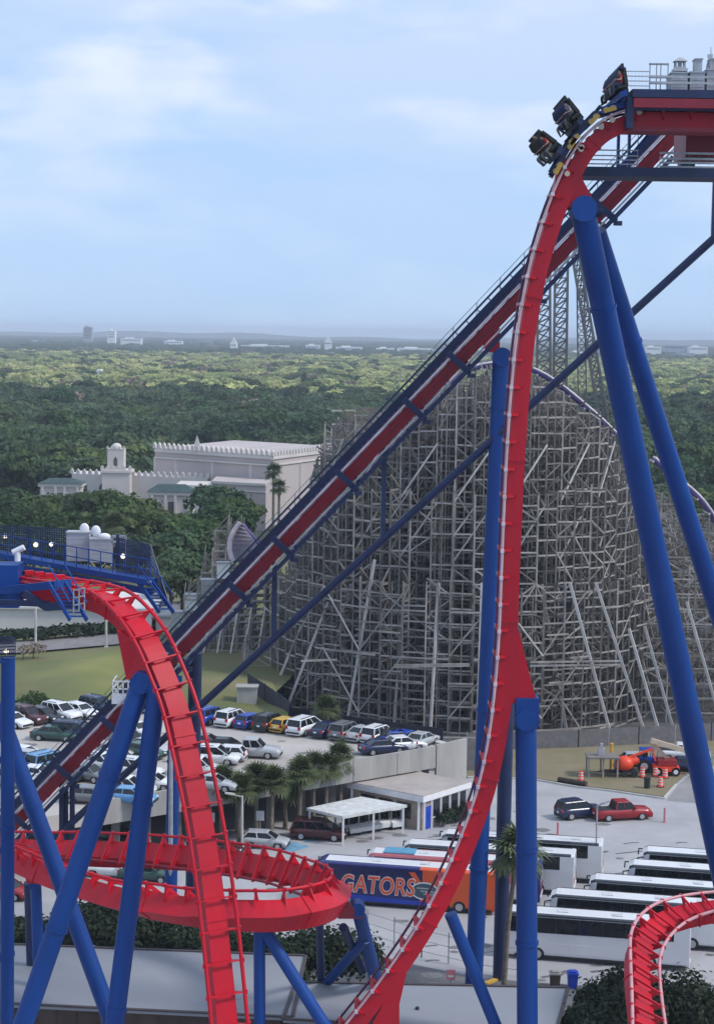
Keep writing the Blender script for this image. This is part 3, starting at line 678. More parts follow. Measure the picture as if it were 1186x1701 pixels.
# upper parking deck
ZD = 5.0
def frontpx(x): return 1250+(720-x)*.166
deck = [PZ(x, frontpx(x), ZD) for x in (-160, 170, 590, 722)]+[PZ(x, y, ZD) for x, y in ((742,1240),(720,1234),(480,1203),(322,1177),(150,1166),(30,1182),(-160,1190))]
sheet('upper_parking_lot', deck, ZD, ASPHW, 1.4)
m = MB()
for (a, b) in zip((166,300,440,587,660), (300,440,587,660,722)):
    p, q = PZ(a, frontpx(a), ZD), PZ(b, frontpx(b), ZD); m.beam(p+V((0,-.16,-.42)), q+V((0,-.16,-.42)), .28, 2.15)
    m.beam(p+V((0,-.34,-.42)), p+V((0,-.34,-.42))+(q-p).normalized()*.35, .1, 2.05)
p, q = PZ(722, frontpx(722), ZD), PZ(772, 1238, ZD); m.beam(p+V((.1,-.1,-1.4)), q+V((.1,-.1,-1.4)), .28, 4.3)
tag(m.build('parapet_wall', CONC), 'stained concrete parapet along the front edge of the upper car park', 'wall')
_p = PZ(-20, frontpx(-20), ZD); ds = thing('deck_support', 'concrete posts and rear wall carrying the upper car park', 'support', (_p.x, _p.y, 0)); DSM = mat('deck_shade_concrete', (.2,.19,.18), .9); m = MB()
for x in range(-20, 720, 52):
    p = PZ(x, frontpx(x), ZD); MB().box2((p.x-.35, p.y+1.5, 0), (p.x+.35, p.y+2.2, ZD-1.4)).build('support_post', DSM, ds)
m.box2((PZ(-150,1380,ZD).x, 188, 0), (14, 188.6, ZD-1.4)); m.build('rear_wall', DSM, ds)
m = MB()
kp = [PZ(x, y, ZD) for x, y in ((742,1240),(720,1234),(480,1203),(322,1177),(150,1166),(30,1182),(-160,1190))]
for a, b in zip(kp, kp[1:]): m.beam(a+V((0,0,.15)), b+V((0,0,.15)), .9, .3)
struct(m.build('deck_kerb', CONCL))
lines = MB()
# grass bank behind the deck
bank = [(-160,1196),(30,1186),(150,1169),(322,1180),(482,1206),(470,1172),(452,1128),(335,1104),(240,1066),(30,1084),(-160,1092)]
bw = [PZ(x, y, ZD) for x, y in bank]
nx, ny = 60, 24; vs = []; fs = []
lowr = bw[:5][::-1]; 
def edge(pts, t):
    L_ = [(pts[i+1]-pts[i]).length for i in range(len(pts)-1)]; d = t*sum(L_)
    for i, l in enumerate(L_):
        if d <= l: return pts[i].lerp(pts[i+1], d/l)
        d -= l
    return pts[-1]
A_ = bw[:5]; B_ = bw[5:][::-1]
for j in range(ny+1):
    for i in range(nx+1):
        p = edge(A_, i/nx).lerp(edge(B_, i/nx), j/ny); z = ZD-.15 + 1.1*math.sin(pi*j/ny)*(.6+.4*math.sin(i*.31+1))*(1 if j not in (0,) else 0); vs.append((p.x, p.y, z))
fs = [(j*(nx+1)+i, j*(nx+1)+i+1, (j+1)*(nx+1)+i+1, (j+1)*(nx+1)+i) for j in range(ny) for i in range(nx)]
struct(MB().add(vs, fs, True).build('grass_bank', mat('bank_grass', (.115, .16, .032), .95, .2, .07, col2=(.165, .135, .065), bump=.4, detail=8, patch=.06)))
sheet('bank_terrain', [(-140,196),(-10,200),(-6,225),(-10,330),(-200,400)], ZD-.3, GRASS)
sheet('footpath', [PZ(x, y, ZD) for x, y in ((-160,1092),(30,1086),(240,1068),(240,1046),(30,1066),(-160,1070))], ZD+.15, mat('path_paving', (.22,.2,.2), .9))
# ================================================================ the timber coaster
wood = thing('timber_roller_coaster', 'huge grey timber lattice roller coaster hill with purple track behind the red drop', 'timber coaster', PZ(740, 1235))
SIL = [(330,1110),(440,1010),(470,930),(500,850),(540,705),(590,688),(640,686),(700,668),(760,632),(800,618),(830,615),(880,624),(930,650),(980,682),(1030,728),(1060,752),(1090,786),(1140,818),(1186,848),(1300,900)]
CXw, CYw = 13.5, 226.0
def ztop(x, y):
    z = 20
    for _ in range(3): px = proj((x, y, z))[0]; z = PY(px, interp(px, SIL), y).z
    return z
rw = random.Random(11)
radii = [24.6, 22.0, 20.0, 17.6, 15.0, 12.2, 9.0, 5.5]
LV = 1.8
def fan(x0, y0, radii, a0, a1, na, top, yscale=1.0, xs_=1.0):
    grid = {}
    for k in range(na+1):
        a = math.radians(lerp(a0, a1, k/na))
        for j, r in enumerate(radii):
            x, y = x0+r*xs_*math.sin(a), y0-r*math.cos(a)*yscale
            grid[k, j] = (x, y, top(x, y, j, r))
    return grid
def topfun(x, y, j, r):
    zt = ztop(x, y); cap = 17.8+(22.0-r)*5.5 if r < 21.9 else (17.8 if j else 0)
    return max(2.5, min(zt, cap if r > 7 else 60)+rw.uniform(-1.0,.3))
NA = 32
g = fan(CXw, CYw, radii, -104, 104, NA, topfun, xs_=1.1)
for k in range(NA+1):
    m = MB()
    for j in range(1, len(radii)):
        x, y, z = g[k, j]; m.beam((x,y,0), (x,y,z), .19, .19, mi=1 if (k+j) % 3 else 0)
        if j+1 < len(radii):
            X, Y, Z = g[k, j+1]; lv = LV*.6
            while lv < min(z, Z):
                m.beam((x,y,lv), (X,Y,lv), .10, .24, mi=1); 
                if rw.random() < .75: m.beam((x,y,lv), (X,Y,lv+LV), .10, .2, mi=1) if rw.random() < .5 else m.beam((x,y,lv+LV), (X,Y,lv), .10, .2, mi=1)
                lv += LV
    m.build('timber_bent', [WOOD, WOODD], wood)
for j in range(1, len(radii)):
    m = MB()
    for k in range(NA):
        x, y, z = g[k, j]; X, Y, Z = g[k+1, j]; lv = LV*(.4,.2,.75,.45,.95,.3,.6,.1)[j]; n_ = 0; jit = rw.uniform(-.35,.35)
        while lv < max(z, Z):
            if lv < min(z, Z)+1.5:
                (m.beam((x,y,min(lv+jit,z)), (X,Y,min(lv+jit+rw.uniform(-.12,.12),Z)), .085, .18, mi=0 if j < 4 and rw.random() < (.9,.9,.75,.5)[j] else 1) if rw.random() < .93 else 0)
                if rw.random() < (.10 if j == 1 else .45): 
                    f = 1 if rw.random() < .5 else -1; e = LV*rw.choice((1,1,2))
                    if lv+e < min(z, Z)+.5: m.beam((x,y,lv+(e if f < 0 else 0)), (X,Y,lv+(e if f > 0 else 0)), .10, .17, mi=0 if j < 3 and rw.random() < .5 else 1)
            lv += LV; n_ += 1
        # post between two bents
        if rw.random() < .9: m.beam(((x+X)/2,(y+Y)/2,0), ((x+X)/2,(y+Y)/2,(z+Z)/2), .14, .14, mi=1)
    struct(m.build('ledger_courses', [WOOD, WOODD], wood), 'stuff')
# long X braces on the face of the hill
m = MB()
for k in range(1, NA-2, 2):
    for base_ in (2.2, 9.5):
        a0, a1 = g[k, 1], g[min(NA,k+2), 1]
        if min(a0[2], a1[2]) > base_+6: 
            MB().beam((a0[0],a0[1]-.2,base_), (a1[0],a1[1]-.2,base_+7), .10, .15).build('cross_brace', WOOD, wood) if k % 4 == 3 else 0
            if k % 8 == 1: MB().beam((a0[0],a0[1]-.35,base_+7), (a1[0],a1[1]-.35,base_), .12, .18).build('cross_brace', WOODL, wood)
for k in range(3, NA-3, 3):
    for base_ in (20, 27):
        a0, a1 = g[k, 3], g[k+2, 3]
        if min(a0[2], a1[2]) > base_+5: MB().beam((a0[0],a0[1]-.25,base_), (a1[0],a1[1]-.25,base_+6.5), .13, .2).build('cross_brace', WOODL, wood)
pass
px_left = lambda x: x < 660
# raking posts fanning out at the foot, traced one by one
for (xa, ya, xb, yb) in ((545,1000,469,1193),(583,970,528,1188),(622,930,575,1207),(672,968,654,1214),(728,968,714,1227),(800,968,792,1230),(899,970,941,1216),(946,968,1016,1228),(989,968,1072,1222),(1044,1044,1097,1226),(1070,1040,1118,1212),(1108,1010,1160,1215),(1140,1000,1200,1212),(505,1030,440,1180)):
    b = PZ(xb, yb, 0); a = PY(xa, ya, b.y-2.0 if px_left(xa) else b.y+1.5); b = PZ(xb, yb+(3 if px_left(xa) else 0), 0); MB().beam(b, a, .27, .3).build('raking_post', WOODL, wood)
m = MB()
for y, x0, x1 in ((1105,655,780),(1108,655,780),(1100,880,1030),(1106,880,1030),(1098,500,560)):
    m.beam(PY(x0,y,202.2), PY(x1,y-2,202.2), .14, .2)
for k in range(3, NA-3):
    a, b = g[k,0], g[k+1,0]
    for lv in (1.3, 4.0, 6.6, 9.3, 12, 14.6):
        if rw.random() < .62: continue
        f = lv/17.8; q0 = V(g[k,0]).lerp(V(g[k,1]), f); q1 = V(g[k+1,0]).lerp(V(g[k+1,1]), f); m.beam((q0.x,q0.y,lv), (q1.x,q1.y,lv), .09, .18)
struct(m.build('waling_rail', WOOD, wood), 'stuff')
# hill behind the fan
m = MB(); m2 = MB(); XS = [-13.5+i*3.0 for i in range(23)]; YS = [214+i*4.0 for i in range(11)]
gz = {}
for i, x in enumerate(XS):
    for j, y in enumerate(YS):
        gz[i,j] = max(2, min(ztop(x, y)+rw.uniform(-2.2,.2) - rw.uniform(0,2), 60 if y > 221 else (-5 if -13 < x < 34 else 17+rw.uniform(-2,3))))
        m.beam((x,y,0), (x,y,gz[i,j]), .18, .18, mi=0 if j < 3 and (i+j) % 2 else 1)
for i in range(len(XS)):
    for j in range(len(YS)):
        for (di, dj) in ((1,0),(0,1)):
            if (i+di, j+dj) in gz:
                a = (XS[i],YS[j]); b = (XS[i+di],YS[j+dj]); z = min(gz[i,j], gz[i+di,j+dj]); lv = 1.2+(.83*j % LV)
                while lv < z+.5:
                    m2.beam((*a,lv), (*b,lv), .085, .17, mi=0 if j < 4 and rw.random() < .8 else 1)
                    if rw.random() < (.3 if j < 3 else .6) and lv+LV < z+1: m2.beam((*a,lv), (*b,lv+LV), .10, .18) if rw.random() < .5 else m2.beam((*a,lv+LV), (*b,lv), .10, .18)
                    lv += LV
struct(m.build('inner_posts', [WOOD, WOODD], wood), 'stuff'); struct(m2.build('inner_ledgers', [WOOD, WOODD], wood), 'stuff')
# ragged upper works at the left shoulder (seen above the red lift)
m = MB()
for x in (540,551,562,577,590,604,618,632,655,672,690): 
    y0 = interp(x, SIL)+rw.uniform(-8,14); m.beam(PY(x,y0,228), PY(x,y0+200,228), .17)
for (xa,ya,xb,yb) in ((551,682,590,682),(551,705,640,700),(540,730,650,722),(552,740,590,690),(590,720,625,690),(540,760,640,745),(535,790,640,780),(545,800,580,740),(640,688,700,668),(640,710,720,690)): m.beam(PY(xa,ya,227.8), PY(xb,yb,227.8), .13, .2)
m.build('scaffold', WOODL, wood)
# lift tower and steep drop of the timber coaster
STEEL = mat('grey_steel', (.13,.125,.13), .6, .12, .4)
def lattice(m, corners0, corners1, n, w_=.21):
    c0 = [V(c) for c in corners0]; c1 = [V(c) for c in corners1]; N_ = len(c0)
    for a, b in zip(c0, c1): m.beam(a, b, w_*1.5)
    for i in range(n+1):
        q = [a.lerp(b, i/n) for a, b in zip(c0, c1)]
        for k in range(N_): m.beam(q[k], q[(k+1)%N_], w_)
        if i < n:
            q2 = [a.lerp(b, (i+1)/n) for a, b in zip(c0, c1)]
            for k in range(N_): m.beam(q[k], q2[(k+1)%N_], w_*.8); m.beam(q[(k+1)%N_], q2[k], w_*.8)
m = MB(); Yt = 238
lattice(m, [PY(891,700,Yt),PY(914,700,Yt),PY(914,700,Yt+4),PY(891,700,Yt+4)], [PY(893,455,Yt),PY(913,440,Yt),PY(913,440,Yt+4),PY(893,455,Yt+4)], 15)
lattice(m, [PY(918,700,Yt),PY(939,700,Yt),PY(939,700,Yt+4),PY(918,700,Yt+4)], [PY(922,430,Yt),PY(943,410,Yt),PY(943,410,Yt+4),PY(922,430,Yt+4)], 17)
m.build('lift_tower', STEEL, wood)
m = MB()
lattice(m, [PY(995,700,Yt),PY(1010,700,Yt),PY(1010,700,Yt+4),PY(995,700,Yt+4)], [PY(950,425,Yt),PY(958,405,Yt),PY(958,405,Yt+4),PY(950,425,Yt+4)], 17)
lattice(m, [PY(960,680,Yt),PY(974,680,Yt),PY(974,680,Yt+3),PY(960,680,Yt+3)], [PY(958,480,Yt),PY(970,480,Yt),PY(970,480,Yt+3),PY(958,480,Yt+3)], 13, .12)
m.build('drop_tower', STEEL, wood)
def wtrack(pts, step, label, up=V((0,0,1)), gauge=.75, mr=PURP, tiem=WOODL, wr=RAILW):
    P = spline(pts, step); m = MB(); m2 = MB(); m3 = MB(); L_ = []; Rr = []
    for i, p in enumerate(P):
        t = (P[min(i+1,len(P)-1)]-P[max(i-1,0)]).normalized(); l = t.cross(up).normalized(); u = l.cross(t)
        L_.append(p+l*gauge); Rr.append(p-l*gauge)
        if i % 2 == 0: m2.beam(p-u*.35-l*1.5, p-u*.35+l*1.5, .2, .25, up=u)
    m.tube(L_, .36, 6); m.tube(Rr, .36, 6); tr = m.build('coaster_track', mr, wood); tr['label'] = label; m2.build('cross_ties', tiem, tr)
    for s, li in ((1,L_),(-1,Rr)): m3.tube([q+V((0,-.34,.26)) for q in li], .14, 5)
    m3.build('rail', wr, tr)
wtrack([PY(x,y,221) for x,y in ((740,640),(770,618),(800,608),(830,605),(865,608),(900,622),(935,645),(968,672),(1000,700),(1030,730),(1062,760))], 1.2, 'purple track arching over the top of the timber hill')
wtrack([PY(x,y,222) for x,y in ((1085,762),(1110,785),(1140,808),(1165,832),(1186,862),(1215,910))], 1.2, 'purple track dipping at the right picture edge')
wtrack([PY(x,y,229) for x,y in ((690,700),(730,690),(770,704),(800,735))], 1.2, 'short purple track inside the left of the timber hill')
# small separate turnaround at the left
SIL2 = [(325,985),(338,925),(352,888),(372,868),(402,872),(425,900),(450,935),(480,985),(520,1040)]
XL = [-22.5+i*1.75 for i in range(12)]; YL = [232+i*2.6 for i in range(7)]; gl = {}; m = MB(); m2 = MB()
for i,x in enumerate(XL):
    for j,y in enumerate(YL):
        z = 12
        for _ in range(3): px = proj((x,y,z))[0]; z = PY(px, interp(px, SIL2), y).z
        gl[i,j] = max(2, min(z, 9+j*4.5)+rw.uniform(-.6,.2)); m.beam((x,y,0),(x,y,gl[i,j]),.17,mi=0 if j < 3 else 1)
for (i,j),z in gl.items():
    for di,dj in ((1,0),(0,1)):
        if (i+di,j+dj) in gl:
            zz = min(z,gl[i+di,j+dj]); lv = 1+.5*j%1.9; a = (XL[i],YL[j]); b = (XL[i+di],YL[j+dj])
            while lv < zz+.4:
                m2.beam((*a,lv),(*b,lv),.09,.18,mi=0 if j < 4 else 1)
                if rw.random() < .4: m2.beam((*a,lv),(*b,lv+1.9),.08,.15,mi=0 if j < 2 else 1)
                lv += 1.9
struct(m.build('turnaround_posts', [WOOD, WOODD], wood),'stuff'); struct(m2.build('turnaround_lattice', [WOOD, WOODD], wood),'stuff')
for i in range(9):
    x = XL[i+1]; MB().beam((x-1.2,229.5,0),(x+.3,232,10.5),.2).build('raking_post', WOODL, wood)
C = spline([PY(x,y,231) for x,y in ((399,868),(388,884),(382,901),(383,920),(391,938))],.6); D = spline([PY(x,y,235) for x,y in ((403,870),(412,882),(424,896),(432,910),(436,928))],.6); n_ = min(len(C),len(D))
MB().loft([[C[int(k*(len(C)-1)/(n_-1))],D[int(k*(len(D)-1)/(n_-1))],D[int(k*(len(D)-1)/(n_-1))]+V((0,.5,-.3)),C[int(k*(len(C)-1)/(n_-1))]+V((0,.5,-.3))] for k in range(n_)],smooth=False).build('banked_track', mat('lilac_boards',(.22,.20,.27),.8), wood)
MB().tube(C,.33,7).build('rail', RAILW, wood)
MB().tube(D,.25,7).build('rail', PURP, wood)
# service huts stepping up beside the lift
for i, (x, y, Y) in enumerate(((372,945,176),(346,973,172),(319,998,168),(296,1026,164))):
    a = PY(x, y, Y); Y = 236; a = PY(x, y, Y); t = thing('service_hut', '%s pale service hut from the top of the flight beside the red lift' % ORD[i], 'hut', (a.x,a.y,a.z-1.2), group='pale service huts beside the lift')
    MB().box2((a.x-.85,Y-.7,a.z-1.2),(a.x+.85,Y+.8,a.z+.8)).build('wall', FARW if i%2==0 else GALV, t); MB().slab([(a.x-1,Y-.85),(a.x+1,Y-.85),(a.x+1,Y+.95),(a.x-1,Y+.95)],a.z+.8,a.z+.92).build('roof', GREYC, t)
    m = MB()
    for xx in (a.x-.8,a.x+.8): m.beam((xx,Y,a.z-1.2),(xx,Y,0),.18)
    m.build('stilt', GALV, t)
# screens and fences at the foot of the timber coaster
def fence(name, pts, z, h, label, sp=3.0, slats=0, m_=NAVY, panel=None, cat='fence'):
    t = thing(name, label, cat, (*PZ(pts[0][0],pts[0][1],z).xy, z)); mp = MB(); mq = MB(); P = [PZ(x,y,z) for x,y in pts]
    for a,b in zip(P,P[1:]):
        n = max(1,int((b-a).length/sp))
        for i in range(n+1): p = a.lerp(b,i/n); MB().beam(p,p+V((0,0,h)),.09).build('post', m_, t)
        if panel: mq.beam(a+V((0,0,h*.5)),b+V((0,0,h*.5)),.04,h*.92)
        for k in range(slats): zz = h*(k+.6)/slats; mq.beam(a+V((0,0,zz)),b+V((0,0,zz)),.03,.04)
    mq.build('panel', panel or m_, t); return t
fence('screen_fence', ((412,1152),(440,1170),(480,1200)), ZD-.3, 2.4, 'dark screen fence on the grass bank below the timber lattice', panel=mat('dark_screen', (.035,.035,.05), .9))
fence('screen_fence', ((480,1203),(600,1222),(735,1240)), 3.4, 2.0, 'dark screen fence behind the far row of the upper car park', panel=MATS['dark_screen'])
fence('yard_fence', ((775,1248),(880,1246),(960,1243),(1060,1238),(1180,1232),(1300,1228)), 0, 2.2, 'low grey mesh fence between the grass verge and the timber hill', slats=4, m_=GREYC, panel=mat('fence_mesh', (.17,.16,.165), .9))
a = PZ(412,1172,ZD-.2); tag(MB().box2((a.x-1.2,a.y-.6,a.z),(a.x+1.0,a.y+.9,a.z+2.1)).slab([(a.x-1.35,a.y-.75),(a.x+1.15,a.y-.75),(a.x+1.15,a.y+1.05),(a.x-1.35,a.y+1.05)],a.z+2.1,a.z+2.25).build('utility_block', CONC), 'small concrete utility block at the end of the grass bank', 'utility block')
# ================================================================ buildings
# roofs in the foreground
def roof_building(name, px, zr, label, fas=BROWN, slope=.0):
    P = [PZ(x,y,zr) for x,y in px]; c = sum(P,V((0,0,0)))/len(P); t = thing(name, label, 'building', (c.x,c.y,0))
    MB().slab([(p.x,p.y) for p in P], zr-.22, zr).build('roof', ROOFW, t)
    m = MB()
    for a,b in zip(P,P[1:]+P[:1]): m.beam(V((a.x,a.y,zr+.03)), V((b.x,b.y,zr+.03)), .22, .10)
    m.build('roof_edge', mat('dark_flashing', (.06,.045,.05), .6), t)
    ins = [c+(p-c)*.93 for p in P]
    MB().slab([(p.x,p.y) for p in ins], 0, zr-.22).build('wall', fas, t); 
    m = MB()
    for a,b in zip(ins,ins[1:]+ins[:1]):
        n = int((b-a).length/1.2)
        for i in range(n): p = a.lerp(b,i/n); m.beam(V((p.x,p.y,0)),V((p.x,p.y,zr-.3)),.10,.14)
    m.build('battens', fas, t); return t
roof_building('flat_roofed_building', ((-60,1566),(508,1588),(486,1690),(-60,1664)), 6.0, 'long building with a pale grey roof and brown walls at the bottom left')
roof_building('flat_roofed_building', ((492,1632),(943,1641),(922,1720),(470,1693)), 6.02, 'building with a plain pale grey roof at the bottom centre behind the drop')
a = PZ(693,1676,6.05); tag(MB().tube([a,a+V((0,0,.12))],.12,8).build('roof_vent', DARK), 'tiny dark vent cap on the bottom centre roof', 'vent')
# little cabin with posts and windows beside the ramp
def quad_building(c0, l0, r0, zr, eave, name, label, wall, roofm):
    C, Lx, Rx = PZ(*c0,zr), PZ(*l0,zr), PZ(*r0,zr); B = Lx+Rx-C; P = [C,Rx,B,Lx]; c = (C+B)/2; t = thing(name,label,'building',(c.x,c.y,0))
    MB().slab([(p.x,p.y) for p in P],zr-.55,zr-.02).build('fascia', WHITEP, t); Q = [c+(p-c)*.985 for p in P]; MB().slab([(p.x,p.y) for p in Q],zr-.02,zr+.06).build('roof', roofm, t)
    I = [c+(p-c)*eave for p in P]; MB().slab([(p.x,p.y) for p in I],0,zr-.55).build('wall', wall, t); return t, I
t, I = quad_building((703,1324),(576,1299),(783,1299),3.3,.93,'ticket_cabin','low cabin with a flat beige roof, white posts and a blue door','',ROOFB) if False else quad_building((703,1324),(576,1299),(783,1299),3.3,.93,'ticket_cabin','low cabin with a flat beige roof, white posts and a blue door',mat('tan_wall',(.36,.29,.24),.8),ROOFB)
I = [V((p.x,p.y,0)) for p in I]; C,Rr,B,Lf = I; dR = (Rr-C).normalized(); dL = (Lf-C).normalized(); nR = V((dR.y,-dR.x,0)); nL = V((-dL.y,dL.x,0))
nR = nR if nR.y < 0 else -nR; nL = nL if nL.y < 0 else -nL; lr = (Rr-C).length; ll = (Lf-C).length
m = MB()
for f in (.04,.20,.40,.60,.80,.98): p = C+dR*lr*f+nR*.06; m.beam(V((p.x,p.y,0)),V((p.x,p.y,2.75)),.24)
for f in (.04,.98): p = C+dL*ll*f+nL*.06; m.beam(V((p.x,p.y,0)),V((p.x,p.y,2.75)),.24)
m.build('post', WHITEP, t)
p = C+dR*lr*.12+nR*.05; d = MB().beam(p+V((0,0,.02)),p+V((0,0,2.15)),1.0,.08,up=nR).build('door', BRIGHTB, t); q = p+nR*.07+dR*.35; MB().box((q.x,q.y,1.05),(.08,.08,.16)).build('handle', GALV, d)
for f in (.30,.50,.70,.89):
    p = C+dR*lr*f+nR*.04; o = MB().beam(p+V((0,0,1.0)),p+V((0,0,2.5)),lr*.16,.06,up=nR).build('window', GLASS, t); MB().beam(p+nR*.03-dR*lr*.085+V((0,0,.95)),p+nR*.03+dR*lr*.085+V((0,0,.95)),.08,.10).build('sill', WHITEP, o)
for f in (.25,.5,.75):
    p = C+dL*ll*f+nL*.04; MB().beam(p+V((0,0,.9)),p+V((0,0,2.4)),1.6,.06,up=nL).build('window', GLASS, t)
# carport
CP = [PZ(x,y,2.75) for x,y in ((509,1342),(569,1356),(676,1337),(600,1323))]; c = sum(CP,V((0,0,0)))/4; t = thing('carport','white flat canopy on posts sheltering small white carts','carport',(c.x,c.y,0))
MB().slab([(p.x,p.y) for p in CP],2.5,2.75).build('canopy', mat('canopy_white',(.62,.62,.6),.6), t)
for p in CP+[(CP[1]+CP[2])/2,(CP[0]+CP[3])/2]: q = c+(p-c)*.93; MB().beam(V((q.x,q.y,0)),V((q.x,q.y,2.5)),.2).build('post', WHITEP, t)
# pale long building and hedge at upper left
WY = 244; wb = [PY(-60,1000,262),PY(244,992,262)]; t = thing('long_white_building','long low white building behind the brake platform','building',(wb[0].x,262,ZD))
zt = PY(100,1012,244).z; zb_ = ZD
x0_,x1_ = PY(-80,1000,WY).x, PY(252,1000,WY).x
MB().box2((x0_,WY,ZD-.5),(x1_,WY+15,zt)).build('wall', mat('off_white_wall',(.66,.63,.60),.7,.05,.2), t); MB().box2((x0_-.4,WY-.4,zt),(x1_+.4,WY+15.4,zt+.3)).build('roof', mat('off_white_roof',(.64,.61,.58),.8,.05,.2), t)
t = thing('white_wing','lower white shed with a step in its roof right of the long building','building',(PY(220,1000,WY).x,WY,ZD)); MB().box2((x1_+.5,WY+1,ZD-.5),(PY(285,1000,WY).x,WY+13,zt-1)).build('wall', STUCCOL, t); MB().box2((x1_+.45,WY+.6,zt-1),(PY(286,1000,WY).x,WY+13.4,zt-.7)).build('roof', GALV, t)
for i,(x,l) in enumerate(((60,'pale post on the footpath below the long white building'),(177,'pale post on the footpath further right below the long white building'))):
    a = PZ(x,1076,ZD+.1); tag(MB().tube([a,a+V((0,0,5.2))],.16,8).box(a+V((0,0,.1)),(.5,.5,.2)).build('path_post', CONCL), l, 'post')
# the crenellated palace
def battlement(m, a, b, z, h=1.5, w_=.9, sp=1.55, th=.5):
    a=V(a);b=V(b);d=(b-a);n=max(1,int(d.length/sp))
    for i in range(n+1):
        p=a.lerp(b,i/n); x=d.normalized(); q=V((p.x,p.y,z)); m.prism([q-x*w_/2,q+x*w_/2,q+x*w_/2+V((0,0,h*.6)),q+V((0,0,h)),q-x*w_/2+V((0,0,h*.6))],V((-x.y,x.x,0))*th)
pal = thing('crenellated_palace','pale palace hall with a crenellated parapet beyond the trees','palace',(PY(453,870,430).x,430,0))
K=PY(453,757,430); A0=PY(258,748,452); B0=PY(575,750,468); D0=A0+B0-K; zr=K.z
MB().slab([(p.x,p.y) for p in (A0,K,B0,D0)],0,zr).build('wall', STUCCO, pal)
m=MB()
for a,b in ((A0,K),(K,B0)):
    battlement(m,V((a.x,a.y-.25,0)),V((b.x,b.y-.25,0)),zr)
m.build('parapet', STUCCOL, pal)
m=MB()
for a,b in ((A0,K),(K,B0)): 
    for dz,hh in ((-.5,.8),(-2.3,.35)): m.beam(V((a.x,a.y-.2,zr+dz)),V((b.x,b.y-.2,zr+dz)),.5,hh)
for a,b,fs_ in ((A0,K,(.0,.18,.5,.82,.995)),(K,B0,(.35,.7))):
    for f in fs_: p=a.lerp(b,f); m.beam(V((p.x,p.y-.12,0)),V((p.x,p.y-.12,zr-2.4)),.7,.3)
m.build('cornice', STUCCOL, pal)
q=A0.lerp(K,.37); MB().prism([V((q.x-1,q.y-.3,zr)),V((q.x+1,q.y-.3,zr)),V((q.x+.5,q.y-.3,zr+2.3)),V((q.x,q.y-.3,zr+3.8)),V((q.x-.5,q.y-.3,zr+2.3))],V((0,.5,0))).build('finial', STUCCOL, pal)
a=PY(352,803,424);b=PY(442,797,418); z2=PY(400,801,421).z; MB().slab([(a.x,a.y),(b.x,b.y),(b.x+1,b.y+14),(a.x,a.y+14)],0,z2).build('lower_hall', STUCCO, pal); m=MB(); m.beam(V((a.x,a.y-.15,z2-.3)),V((b.x,b.y-.15,z2-.3)),.4,.6); m.beam(V((a.x,a.y-.15,z2-2)),V((b.x,b.y-.15,z2-2)),.3,.3); m.build('cornice', STUCCOL, pal)
a=PY(320,812,424);b=PY(352,806,424); MB().box2((a.x-4,424,0),(b.x,436,PY(330,806,424).z)).build('side_hall', STUCCOL, pal)
wing=thing('crenellated_wing','low crenellated white wing left of the palace hall','palace wing',(PY(180,800,446).x,446,0))
a=PY(120,790,448);b=PY(345,800,440); zw=PY(200,789,446).z
MB().slab([(a.x,a.y),(b.x,b.y),(b.x,b.y+10),(a.x,a.y+10)],0,zw).build('wall', STUCCOL, wing); m=MB(); battlement(m,V((a.x,a.y+.3,0)),V((b.x,b.y+.3,0)),zw,1.3); m.build('parapet', STUCCOL, wing)
m=MB()
for f in (.1,.22,.34,.62,.74,.86): p=a.lerp(b,f); m.prism([V((p.x-.5,p.y-.05,zw-6)),V((p.x+.5,p.y-.05,zw-6)),V((p.x+.5,p.y-.05,zw-3)),V((p.x,p.y-.05,zw-2.2)),V((p.x-.5,p.y-.05,zw-3))],V((0,.2,0)))
m.build('window', mat('dark_arch',(.10,.09,.09),.8), wing)
tw=thing('domed_tower','white domed square tower rising beside the palace hall','tower',(PY(192,800,442).x,442,0))
a=PY(170,780,440);b=PY(216,780,440); z1=PY(192,781,440).z; MB().box2((a.x,440,0),(b.x,446.5,z1)).build('tower_base', STUCCOL, tw)
m=MB(); battlement(m,V((a.x,440.3,0)),V((b.x,440.3,0)),z1,1.2,.8,1.3); m.box2((a.x-.3,439.7,z1-.7),(b.x+.3,446.8,z1-.1)); m.build('parapet', STUCCOL, tw)
a2=PY(179,760,441);b2=PY(206,760,441); z3=PY(192,746,441).z; MB().box2((a2.x,441,z1),(b2.x,445,z3)).build('tower_shaft', STUCCOL, tw)
m=MB(); m.ball(((a2.x+b2.x)/2,443,z3+.4),1.25,14,8,(1,1,.8)); m.build('dome', STUCCOL, tw); m=MB(); battlement(m,V((a2.x,441.1,0)),V((b2.x,441.1,0)),z3,.8,.5,.9); m.build('shaft_parapet', STUCCOL, tw)
for x in ((a2.x+b2.x)/2,): MB().prism([V((x-.45,440.98,z1+1)),V((x+.45,440.98,z1+1)),V((x+.45,440.98,z1+2.6)),V((x,440.98,z1+3.3)),V((x-.45,440.98,z1+2.6))],V((0,.1,0))).build('window', MATS['dark_arch'], tw)
